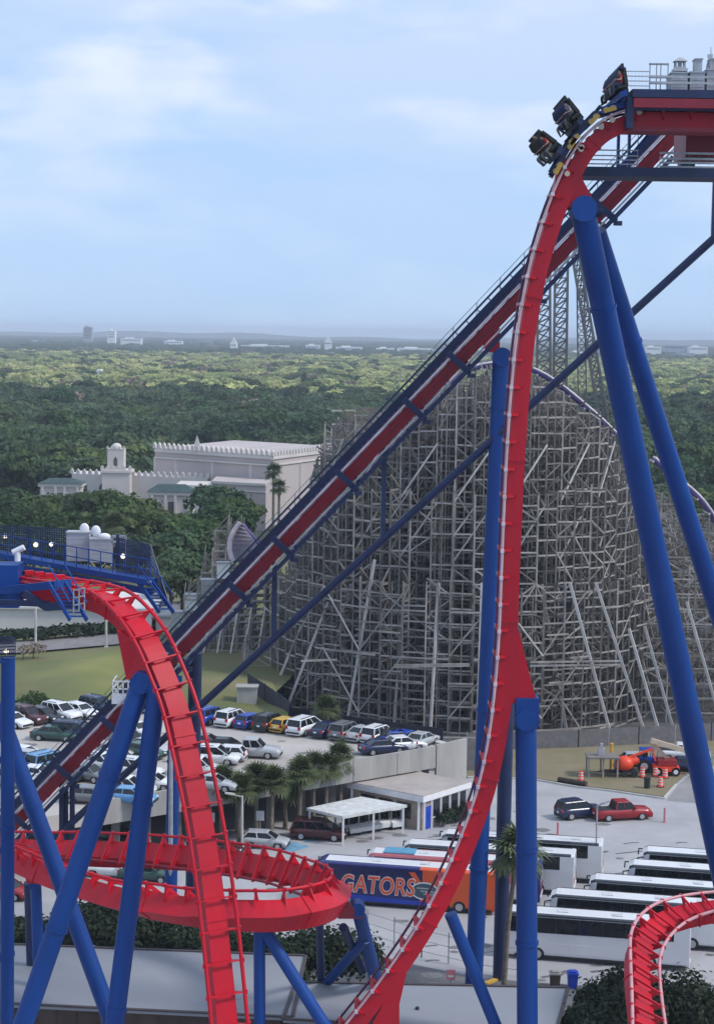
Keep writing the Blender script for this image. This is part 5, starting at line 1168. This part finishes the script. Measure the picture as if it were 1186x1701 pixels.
for x in (-.95,.95):
    for s_ in (-1,1): w_ = MB().tube([o+V((x,s_*.85-.15,.48)),o+V((x,s_*.85+.15,.48))],.48,16).build('wheel',TYRE,t); MB().tube([o+V((x,s_*1.0-.03,.48)),o+V((x,s_*1.0+.03,.48))],.25,12).build('rim',PAINT['white'],w_)
t = thing('tractor','small blue tractor with white wheel discs beside the boom lift','tractor',PZ(1081,1281,.12)); o = V(t.location)
MB().loft([[o+V((x,-.38,a_)),o+V((x,.38,a_)),o+V((x,.34,b_)),o+V((x,-.34,b_))] for x,a_,b_ in ((-1.3,.7,1.5),(-.4,.6,1.55),(.3,.55,1.5),(1.5,.6,1.35))],smooth=False).build('body',BRIGHTB,t); m = MB()
for x in (-1.2,.0):
    for y in (-.6,.6): m.beam(o+V((x,y,1.3)),o+V((x,y,2.4)),.07)
m.box(o+V((-.6,0,2.43)),(1.5,1.4,.08)); m.build('roll_frame',PAINT['blue'],t); MB().box(o+V((-.7,0,1.75)),(.5,.5,.5)).build('seat',DARK,t)
for x,r in ((-.9,.72),(1.05,.46)):
    for s_ in (-1,1): w_ = MB().tube([o+V((x,s_*.75-.17,r)),o+V((x,s_*.75+.17,r))],r,16).build('wheel',TYRE,t); MB().tube([o+V((x,s_*.93-.03,r)),o+V((x,s_*.93+.03,r))],r*.55,12).build('rim',PAINT['white'],w_)
car('hatchback','silver',1062,1272,.12,5,'pale silver hatchback half hidden behind the orange drum trailer'); car('pickup','white',1135,1262,.12,-8,'white pickup truck behind the boom lift at the right'); car('sedan','navy',1140,1280,.12,-8,'dark blue saloon car behind the leaning leg on the verge')
t = thing('timber_platform','grey raised trestle platform with a dark box on the verge','platform',PZ(1000,1290,.12)); o = V(t.location); MB().box(o+V((0,.5,2.1)),(3.4,2.4,.14)).build('deck',WOODD,t); m = MB()
for x in (-1.5,.0,1.5):
    for y in (-.5,1.5): m.beam(o+V((x,y,0)),o+V((x,y,2.05)),.16)
m.build('leg',WOOD,t); tag(MB().box(o+V((-.1,.5,2.55)),(.7,.6,.75)).box(o+V((-.1,.5,3.2)),(.3,.3,.5)).build('equipment_box',GREYC),'grey box standing on the trestle platform','box')
a = PZ(1014,1283,.12); tag(MB().tube([a,a+V((0,0,3.0))],.17,8).tube([a+V((0,0,3.0)),a+V((0,0,3.15))],.22,8).build('yellow_post',YELLOW),'thick yellow post beside the trestle platform','post')
a, b = PZ(928,1300,.12), PZ(974,1308,.12); tag(MB().tube([a+V((0,.4,.25)),b+V((0,.4,.25))],.28,10).build('log_barrier',mat('log',(.05,.035,.03),.9,.2,2)),'dark log lying along the kerb of the verge','log')
for x,y,h_,l in ((926,1387,1.15,'slim red bollard left of the parked cars'),(1103,1366,1.35,'slim red bollard right of the red pickup')):
    a = PZ(x,y,0); tag(MB().tube([a,a+V((0,0,h_))],.11,10).ball(a+V((0,0,h_)),.11,10,6).tube([a,a+V((0,0,.05))],.22,12).build('bollard',PINK),l,'bollard')
# lamp posts
def lamp(name, base, top, arm, label, r=.10, col=GALV):
    t = thing(name,label,'street lamp',base); MB().tube([base,top],[r,r*.7],10).tube([base,base+V((0,0,.5))],r*1.7,10).build('pole',col,t)
    e = top+V(arm); MB().tube([top-V((0,0,.1)),e],.05,6).build('arm',col,t); d = V(arm).normalized(); MB().loft([[e+d*q+V((0,y*wd,0))+V((0,0,z_)) for y,z_ in ((-1,0),(1,0),(1,.13),(-1,.13))] for q,wd in ((-.1,.12),(.3,.22),(.8,.14))],smooth=False).build('lamp_head',col,t); return t
b_ = PZ(402,1410,0); lamp('street_lamp',b_,V((b_.x,b_.y,PY(402,1322,b_.y).z)),(-.75,0,.08),'pale lamp post with a flat head at the left beside the palms',.14,CONCL)
b_ = PZ(988,1466,0); lamp('street_lamp',b_,V((b_.x,b_.y,PY(986,1338,b_.y).z)),(.3,0,.1),'thin dark lamp post standing among the right coaches',.09,GREYC)
b_ = PZ(283,1595,0); lamp('street_lamp',b_,V((b_.x,b_.y,PY(286,1230,b_.y).z)),(.5,0,.1),'tall pale grey lamp post beside the blue column of the lift',.2,GALV)
for x,y,l in ((432,1392,'white sign on a post between the palms'),(350,1395,'small white sign near the dark red car by the palms')):
    a = PZ(x,y,0); t = thing('parking_sign',l,'sign',a); MB().tube([a,a+V((0,0,2.2))],.05,6).build('post',GALV,t); MB().box(a+V((0,-.05,2.1)),(.75,.05,.9)).build('sign_panel',PAINT['white'],t)
a = PZ(506,1350,0); t = thing('wall_sign','white blank sign board standing behind the dark red van','sign',a); MB().box(a+V((0,0,2.6)),(1.6,.08,.7)).build('sign_panel',PAINT['white'],t); MB().beam(a+V((-.6,.05,0)),a+V((-.6,.05,2.3)),.09).beam(a+V((.6,.05,0)),a+V((.6,.05,2.3)),.09).build('post',GALV,t)
a = PZ(748,1650,0); t = thing('small_sign','small pink and white sign on a post at the lot edge behind the drop','sign',a); MB().tube([a,a+V((0,0,1.3))],.05,6).build('post',GALV,t); MB().box(a+V((0,-.04,1.35)),(.62,.04,.75)).build('sign_panel',PINK,t); MB().box(a+V((0,-.065,1.25)),(.40,.02,.14)).build('sign_stripe',PAINT['white'],t)
fence('lot_fence',((610,1560),(700,1590),(790,1612),(860,1622)),0,2.4,'thin wire fence at the near edge of the lower lot',sp=2.2,slats=3,m_=GALV,panel=None)
sheet('near_roadway',[PZ(x,y,0) for x,y in ((600,1585),(800,1625),(1000,1640),(1186,1690),(1186,1900),(400,1900),(480,1560))],.006,ASPHD)
a,b = PZ(806,1636,0),PZ(834,1624,0); struct(MB().beam(a+V((0,0,.08)),b+V((0,0,.08)),.35,.15).build('yellow_kerb',YELLOW))
for x,y,l,c in ((921,1640,'brown slatted litter bin right of the blue column',BROWN),(950,1640,'bright blue recycling bin beside the brown one',BRIGHTB)):
    a = PZ(x,y,.006); t = thing('recycling_bin',l,'bin',a); MB().loft([[a+V((i*r,j*r,z_)) for i,j in ((1,1),(-1,1),(-1,-1),(1,-1))] for z_,r in ((0,.30),(1.0,.37))],smooth=False).build('bin_body',c,t); MB().box(a+V((0,0,1.06)),(.82,.82,.10)).box(a+V((0,0,1.17)),(.5,.5,.12)).build('lid',c if c is BRIGHTB else WOOD,t)
    for s_ in (-.25,.25): MB().tube([a+V((s_-.05,-.36,.1)),a+V((s_+.05,-.36,.1))],.1,8).build('caster',DARK,t)
# ================================================================ trees
def crown(n, leaf, lobes, seed, inner=.55, flat=.8):
    """leaf-sized quads spread through several lobes; lobes: (x, y, z, rx, rz)"""
    g = np.random.default_rng(seed); lob = np.array(lobes); wt = lob[:,3]**2; k = g.choice(len(lob), n, p=wt/wt.sum())
    d = g.normal(size=(n,3)); d /= np.linalg.norm(d,axis=1)[:,None]; d[:,2] = np.where(d[:,2] < -.35, -d[:,2]*.6, d[:,2]); rr = inner+(1-inner)*g.random(n)**.6; rr *= 1+.13*g.normal(size=n)
    c = lob[k,:3]+d*rr[:,None]*np.stack([lob[k,3],lob[k,3],lob[k,4]],1)
    nn = d*1.0+g.normal(size=(n,3))*.42+np.array([0,0,.25]); nn /= np.linalg.norm(nn,axis=1)[:,None]
    a = np.cross(nn,g.normal(size=(n,3))); a /= np.linalg.norm(a,axis=1)[:,None]; b = np.cross(nn,a); s = leaf*(.6+.8*g.random(n))[:,None]; e = s*(.55+.3*g.random(n))[:,None]
    bend = nn*s*.22
    vs = np.stack([c-a*s-bend,c-b*e+a*s*.2,c+a*s-bend,c+b*e-a*s*.1],1).reshape(-1,3); return vs, np.arange(4*n).reshape(-1,4)
def npmesh(name, vs, fs, m):
    me = bpy.data.meshes.new(name); me.vertices.add(len(vs)); me.vertices.foreach_set('co',vs.astype(np.float32).ravel()); me.loops.add(fs.size); me.loops.foreach_set('vertex_index',fs.astype(np.int32).ravel()); me.polygons.add(len(fs)); me.polygons.foreach_set('loop_start',(np.arange(len(fs))*fs.shape[1]).astype(np.int32)); me.update(); me.materials.append(m); me.validate(); return me
def oak_lobes(seed, R=4.5, Hh=9, n=9, spread=.62):
    r = random.Random(seed); L_ = [(0,0,Hh*.66,R*.62,Hh*.26)]
    for i in range(n): a = 2*pi*i/n+r.uniform(-.4,.4); q = R*r.uniform(.4,spread); L_.append((q*math.cos(a),q*math.sin(a),Hh*r.uniform(.44,.80),R*r.uniform(.30,.50),Hh*r.uniform(.13,.22)))
    return L_
def trunk_mb(seed, R=4.5, Hh=9):
    r = random.Random(seed); m = MB().tube([(0,0,-.3),(.1,0,Hh*.2),(.0,.1,Hh*.42),(.1,0,Hh*.62)],[.34,.27,.22,.10],9)
    for i in range(6): a = 2*pi*i/6+r.uniform(-.4,.4); z0 = Hh*r.uniform(.22,.42); m.tube([(0,0,z0),(R*.28*math.cos(a),R*.28*math.sin(a),z0+Hh*.13),(R*.55*math.cos(a),R*.55*math.sin(a),z0+Hh*.3)],[.15,.10,.04],7)
    return m
CR = {}
def get_crown(key, n, leaf, seed, m, R=4.5, Hh=9, nl=9):
    if key not in CR: vs, fs = crown(n,leaf,oak_lobes(seed,R,Hh,nl),seed); CR[key] = npmesh('crown',vs,fs,m)
    return CR[key]
TRK = {}
def tree(x, y, z, s, key, label, rz=0, sz=None, m=LEAFM, n=1500, leaf=.40, name='tree', group=None, seed=1, R=4.5, Hh=9):
    t = thing(name,label,'tree',(x,y,z),rz,group); t.scale = (s,s,sz or s)
    o = bpy.data.objects.new('crown',get_crown((key,m.name),n,leaf,seed,m,R,Hh)); COL.objects.link(o); o.parent = t
    if (R,Hh,seed%3) not in TRK: TRK[R,Hh,seed%3] = trunk_mb(seed,R,Hh).build('trunk',BARK,t,world=False); return t
    c = TRK[R,Hh,seed%3].copy(); COL.objects.link(c); c.parent = t; return t
# trees between the palace and the coaster (individually placed)
rt = random.Random(21); placed = []; rows_t = []
tx = [(-30,4),(5,4),(40,4),(78,4),(112,3.8),(150,3.6),(188,3.5),(226,3.4),(262,3.2),(300,3.1),(336,3.0),(368,2.9),(398,2.8),(425,2.6)]
cnt = 0
WHERE = ['behind the brake platform','in front of the palace','left of the red lift']
for row,(Y,yt,ofs) in enumerate(((398,778,0),(366,792,18),(334,832,4),(305,866,22))):
    for i in range(13):
        px = -40+i*37+ofs+rt.uniform(-8,8)
        if px > 432-row*12: continue
        if row == 0 and 225 < px < 330: continue
        if row < 3 and px > 395: continue
        top = yt+rt.uniform(-6,14)+(24 if 235<px<345 and row<2 else 0)+(24 if 50<px<148 and row<2 else 0)+(14 if 150<px<225 and row==0 else 0)+max(0,(px-380)*.35); p = PY(px,top,Y); hgt = max(6,p.z-ZD*.5); s = hgt/9*.98; k = (i*3+row) % 6
        side = 'above the brake platform' if px < 215 else ('below the palace pavilion' if px < 330 else 'left of the timber turnaround')
        tree(p.x,Y+rt.uniform(-6,6),0 if row < 2 else ZD*.4,s,'m%d' % k,'%s tree, %s from left in the %s tree line %s' % (['dark green','mid green','deep green'][k%3],ORD[i],['back','second','third','front'][row],side),rt.uniform(0,6),m=[LEAFD,LEAFM,LEAFM][k%3],n=1900,leaf=.42,group='broadleaf trees between the palace and the coaster',seed=k+1); cnt += 1
for px,py,Y,l in ((305,905,262,'dark bushy tree in the gap right of the mesh screens'),(285,935,255,'low dark tree behind the descending stair'),(330,955,258,'small dark tree left of the timber turnaround lattice')):
    p = PY(px,py,Y); tree(p.x,Y,ZD-.4,(p.z-ZD)/9,'d%d' % px,l,px,m=LEAFD,n=2600,leaf=.36,seed=px%7+2)
tall = [(505,620,1250,LEAFD,'tall dark cypress above the light forest left of the lift'),(1152,705,640,LEAFD,'dark cypress at the right edge of the picture')]
for px,py,Y,m_,l in tall:
    p = PY(px,py,Y); hgt = p.z; t = thing('cypress_tree',l,'tree',(p.x,Y,0)); vs,fs = crown(900,.9,[(0,0,hgt*f,2.6*(1-f)+1.2,hgt*.14) for f in (.3,.42,.54,.66,.78,.88)],5); o = bpy.data.objects.new('crown',npmesh('crown',vs,fs,m_)); COL.objects.link(o); o.parent = t; MB().tube([(0,0,0),(0,0,hgt*.5)],[.4,.2],8).build('trunk',BARK,t,world=False)
# palms
def palm(base, hgt, label, R=1.9, nf=46, tr=.20, lean=(0,0), dead=True, seed=1, name='palm_tree', group=None):
    r = random.Random(seed); t = thing(name,label,'palm tree',base,0,group); top = V((lean[0],lean[1],hgt)); MB().tube([V((0,0,-.2)),V((lean[0]*.3,lean[1]*.3,hgt*.45)),top],[tr*1.25,tr,tr*.9],10).build('trunk',PALMB,t,world=False)
    m = MB(); md = MB()
    for k in range(nf):
        a = r.uniform(0,2*pi); el = math.radians(r.uniform(-45,85)); L_ = R*r.uniform(.75,1.1); d = V((math.cos(a)*math.cos(el),math.sin(a)*math.cos(el),math.sin(el))); c = top+d*L_*.45+V((0,0,-.08)); m.tube([top,c],.025,4,caps=False); sd_ = d.cross(V((0,0,1)));
        if sd_.length < .1: sd_ = V((1,0,0))
        sd_.normalize(); up_ = sd_.cross(d); fan_r = L_*.62
        for q in range(11):
            th = math.radians(lerp(-105,105,q/10)); ax = d*math.cos(th)+sd_*math.sin(th); tip = c+ax*fan_r*(1-.25*abs(q-5)/5)+V((0,0,-.28*fan_r)); wv = (sd_*math.cos(th)-d*math.sin(th))*.07*R*.55; mid = c.lerp(tip,.55)+up_*.10*fan_r; m.add([c-wv*.3,mid-wv,tip,mid+wv,c+wv*.3],[(0,1,2,3),(0,3,4)] if False else [(0,1,2,3,4)])
    m.build('crown',LEAFP,t,world=False)
    if dead:
        for k in range(16):
            a = r.uniform(0,2*pi); d = V((math.cos(a)*.35,math.sin(a)*.35,-1)).normalized(); p0 = top+V((0,0,-.15)); p1 = p0+d*R*r.uniform(.5,.85); wv = V((-math.sin(a),math.cos(a),0))*.2; md.add([p0,p0.lerp(p1,.6)+wv,p1,p0.lerp(p1,.6)-wv],[(0,1,2,3)])
        md.build('dead_fronds',LEAFDEAD,t,world=False)
    return t
pl = [(368,1410,1288,'left end'),(398,1416,1300,'second from left'),(425,1405,1282,'third from left'),(450,1412,1288,'fourth from left'),(474,1392,1296,'fifth from left'),(497,1396,1272,'fourth from right'),(520,1384,1265,'third from right'),(541,1380,1266,'second from right'),(566,1372,1246,'right end, tallest')]
for i,(x,yb,yt,l) in enumerate(pl):
    b = PZ(x,yb-16,0); z = PY(x,yt+8,b.y).z; palm(b,z,'cabbage palm in the row before the upper car park, %s' % l,R=1.95,nf=64,seed=i+1,group='cabbage palms in the row',lean=(rt.uniform(-.2,.2),0))
b = PZ(543,1205,ZD); palm(b-V((0,0,1.5)),3.4,'short round palm behind the far row of cars',R=2.0,seed=31,nf=60)
b = PZ(836,1643,0); zt_ = PY(844,1408,b.y).z; palm(b,zt_,'tall slim palm with a dead frond between the two blue columns',R=2.5,seed=40,nf=46,tr=.17,lean=(.75,.2))
for x,yb,yt,Y,l in ((366,905,822,412,'palm before the palace wall left of the lift'),(455,890,782,405,'tall palm before the palace corner'),(464,905,808,400,'ragged palm before the palace corner nearest the lift'),(188,950,870,300,'pale palm crown behind the cabinets on the brake platform'),(905,1250,1240,199,'')):
    if l: a = PY(x,yt,Y); palm(V((a.x,Y,0)),a.z,l,R=2.7,seed=x,nf=40,tr=.3)
# hedges and bushes
def bush(px_pts, zb, zh, label, m, n, leaf, name='hedge', cat='hedge', wide=1.6, seed=1):
    P = [PZ(x,y,zb) for x,y in px_pts]; L_ = []; r = random.Random(seed)
    for a,b in zip(P,P[1:]):
        k = max(1,int((b-a).length/(wide*.8)))
        for i in range(k+1): p = a.lerp(b,i/k); L_.append((p.x+r.uniform(-.3,.3),p.y+r.uniform(-.4,.4),zb+zh*r.uniform(.42,.55),wide*r.uniform(.8,1.15),zh*r.uniform(.42,.55)))
    vs,fs = crown(n,leaf,L_,seed); t = thing(name,label,cat,(P[0].x,P[0].y,zb)); vs = vs-np.array(P[0]); o = bpy.data.objects.new('foliage',npmesh('foliage',vs,fs,m)); COL.objects.link(o); o.parent = t; mb = MB()
    for q in L_[::2]: mb.tube([(q[0],q[1],zb-.1),(q[0],q[1],q[2])],[.08,.04],6)
    mb.build('stems',BARK,t); return t
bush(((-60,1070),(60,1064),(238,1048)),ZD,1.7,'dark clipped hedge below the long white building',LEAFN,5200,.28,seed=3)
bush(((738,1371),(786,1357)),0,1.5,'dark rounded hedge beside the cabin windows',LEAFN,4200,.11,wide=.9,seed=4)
bush(((95,1345),(165,1352)),0,4.6,'green bushes in front of the upper car park under the lift',LEAFM,2400,.2,name='shrub',cat='shrub',seed=5)
bush(((30,1190),(62,1180)),ZD,2.0,'dark shrub at the left foot of the grass bank',LEAFM,900,.2,name='shrub',cat='shrub',seed=6)
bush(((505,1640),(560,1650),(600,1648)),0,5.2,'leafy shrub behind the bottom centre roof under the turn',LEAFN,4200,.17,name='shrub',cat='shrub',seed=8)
bush(((40,1095),(70,1092)),ZD,2.2,'bare brownish shrub on the grass bank by the footpath',LEAFB,500,.16,name='shrub',cat='shrub',seed=9,wide=1.0)
def near_tree(px, ytop, Y, R, label, m, n, seed, name='tree'):
    p = PY(px,ytop,Y); Hh = p.z; t = thing(name,label,'tree',(p.x,Y,0)); vs,fs = crown(n,.17,oak_lobes(seed,R,Hh,13,.75),seed,.45); o = bpy.data.objects.new('crown',npmesh('crown',vs,fs,m)); COL.objects.link(o); o.parent = t; trunk_mb(seed,R,Hh).build('trunk',BARK,t,world=False)
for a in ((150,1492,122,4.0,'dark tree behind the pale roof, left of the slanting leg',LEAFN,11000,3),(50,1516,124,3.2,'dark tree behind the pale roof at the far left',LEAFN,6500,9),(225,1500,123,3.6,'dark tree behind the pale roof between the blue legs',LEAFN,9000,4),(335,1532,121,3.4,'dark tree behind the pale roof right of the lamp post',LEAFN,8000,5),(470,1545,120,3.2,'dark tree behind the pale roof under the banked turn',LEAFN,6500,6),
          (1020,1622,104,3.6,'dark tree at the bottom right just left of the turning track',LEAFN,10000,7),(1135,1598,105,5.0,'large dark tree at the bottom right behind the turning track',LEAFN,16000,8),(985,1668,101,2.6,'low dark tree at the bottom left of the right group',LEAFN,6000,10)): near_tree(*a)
# the far wood: one mass, leaf crowns set out with geometry nodes
def source(seed, n, leaf, m, R=4.5, Hh=9, tr=True):
    vs,fs = crown(n,leaf,oak_lobes(seed,R,Hh),seed); o = bpy.data.objects.new('crown_source',npmesh('crown_source',vs,fs,m)); return o
def scatter(name, pts, sources, label, cat='wood'):
    P = np.array(pts); me = bpy.data.meshes.new(name); me.from_pydata(P[:,:3].tolist(),[],[]); a = me.attributes.new('sc','FLOAT','POINT'); a.data.foreach_set('value',P[:,3].astype(np.float32)); a = me.attributes.new('sz','FLOAT','POINT'); a.data.foreach_set('value',P[:,4].astype(np.float32)); a = me.attributes.new('rz','FLOAT','POINT'); a.data.foreach_set('value',(rng.random(len(P))*6.28).astype(np.float32)); a = me.attributes.new('kd','INT','POINT'); a.data.foreach_set('value',P[:,5].astype(np.int32))
    o = bpy.data.objects.new(name,me); COL.objects.link(o); ng = bpy.data.node_groups.new(name,'GeometryNodeTree'); ng.interface.new_socket('Geometry',in_out='INPUT',socket_type='NodeSocketGeometry'); ng.interface.new_socket('Geometry',in_out='OUTPUT',socket_type='NodeSocketGeometry'); n_ = ng.nodes; l_ = ng.links
    gi = n_.new('NodeGroupInput'); go = n_.new('NodeGroupOutput'); jn = n_.new('GeometryNodeJoinGeometry')
    def attr(nm,ty): q = n_.new('GeometryNodeInputNamedAttribute'); q.data_type = ty; q.inputs[0].default_value = nm; return [s for s in q.outputs if s.enabled][0]
    sx_ = n_.new('ShaderNodeCombineXYZ'); A = attr('sc','FLOAT'); B = attr('sz','FLOAT'); l_.new(A,sx_.inputs[0]); l_.new(A,sx_.inputs[1]); l_.new(B,sx_.inputs[2]); rx_ = n_.new('ShaderNodeCombineXYZ'); l_.new(attr('rz','FLOAT'),rx_.inputs[2]); kd = attr('kd','INT')
    for i,s_ in enumerate(sources):
        oi = n_.new('GeometryNodeObjectInfo'); oi.inputs['Object'].default_value = s_; oi.inputs['As Instance'].default_value = True; ip = n_.new('GeometryNodeInstanceOnPoints'); cp = n_.new('FunctionNodeCompare'); cp.data_type = 'INT'; cp.operation = 'EQUAL'; ins = [q for q in cp.inputs if q.enabled]; l_.new(kd,ins[0]); ins[1].default_value = i
        l_.new(gi.outputs[0],ip.inputs['Points']); l_.new(cp.outputs[0],ip.inputs['Selection']); l_.new(oi.outputs['Geometry'],ip.inputs['Instance']); l_.new(sx_.outputs[0],ip.inputs['Scale']); l_.new(rx_.outputs[0],ip.inputs['Rotation']); l_.new(ip.outputs[0],jn.inputs[0])
    l_.new(jn.outputs[0],go.inputs[0]); md = o.modifiers.new('scatter','NODES'); md.node_group = ng; struct(o,'stuff'); tag(o,label,cat); return o
HAZY = math.tan(math.radians(13.5))
def field(Y0, Y1, sp, s0, s1, kinds, keep=lambda x,y: True, zs=.95):
    out = []; Y = Y0
    while Y < Y1:
        st = sp*(1+(Y-Y0)/Y0*.25); xm = Y*HAZY+25; X = -xm
        while X < xm:
            x,y = X+rng.uniform(-.45,.45)*st, Y+rng.uniform(-.5,.5)*st
            if keep(x,y):
                s = rng.uniform(s0,s1)*st/sp; out.append((x,y,-.3,s,s*rng.uniform(.8,1.15)*zs*(sp/st)**.7,rng.choice(len(kinds),p=kinds)))
            X += st
        Y += st*.8
    return out
dark_src = [source(101+i,1500,.52,[LEAFD,LEAFD,LEAFM,LEAFD,LEAFB][i]) for i in range(5)]
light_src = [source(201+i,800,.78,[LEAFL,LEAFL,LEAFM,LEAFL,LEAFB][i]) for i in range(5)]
def keep1(x,y):
    px = proj((x,y,8))[0]
    if y < 480 and px < 600: return False
    return True
scatter('dark_wood',field(300,480,8.5,.85,1.2,[.35,.3,.3,.05,0],lambda x,y: x > 48+ (y-300)*.15 or (proj((x,y,5))[0] > 470 and y > 455))+field(480,1060,8.6,.6,1.9,[.36,.28,.22,.125,.015],lambda x,y: True),dark_src,'dark green wood beyond the palace and behind the timber coaster')
scatter('light_wood',field(1060,2900,10.5,.9,1.8,[.36,.24,.24,.06,.10],zs=.9),light_src,'yellow green wood in the middle distance, sunlight tinted into its leaves')
scatter('far_wood',field(2900,9000,26,2.2,3.4,[.3,.2,.3,.15,.05],zs=.5),dark_src,'blue hazy wood running to the horizon')
# hills on the horizon
m = MB(); hx = [(-4500+i*150, 10500) for i in range(61)]; r = random.Random(2); top_ = []
for i,(x,y) in enumerate(hx): top_.append((x,y+700,34+10*math.sin(i*.35)+6*math.sin(i*1.3)))
m.add([(x,y,-1) for x,y in hx]+top_+[(x,y+2400,-1) for x,y in hx],[(i,i+1,61+i+1,61+i) for i in range(60)]+[(61+i,61+i+1,122+i+1,122+i) for i in range(60)],True); struct(m.build('hills',LEAFD))
# air
hz = MB().box2((-3200,-40,-1.5),(3200,13500,80)).build('haze',[]); struct(hz,'stuff'); hm = bpy.data.materials.new('haze_air'); hm.use_nodes = True; n_ = hm.node_tree.nodes; n_.remove(n_['Principled BSDF']); pv = n_.new('ShaderNodeVolumePrincipled'); pv.inputs['Density'].default_value = 1.25e-4; pv.inputs['Color'].default_value = (.80,.88,1,1); pv.inputs['Anisotropy'].default_value = -.25; hm.node_tree.links.new(pv.outputs[0],n_['Material Output'].inputs['Volume']); hz.data.materials.append(hm)
tag(hz,'pale blue haze over the whole valley','haze')
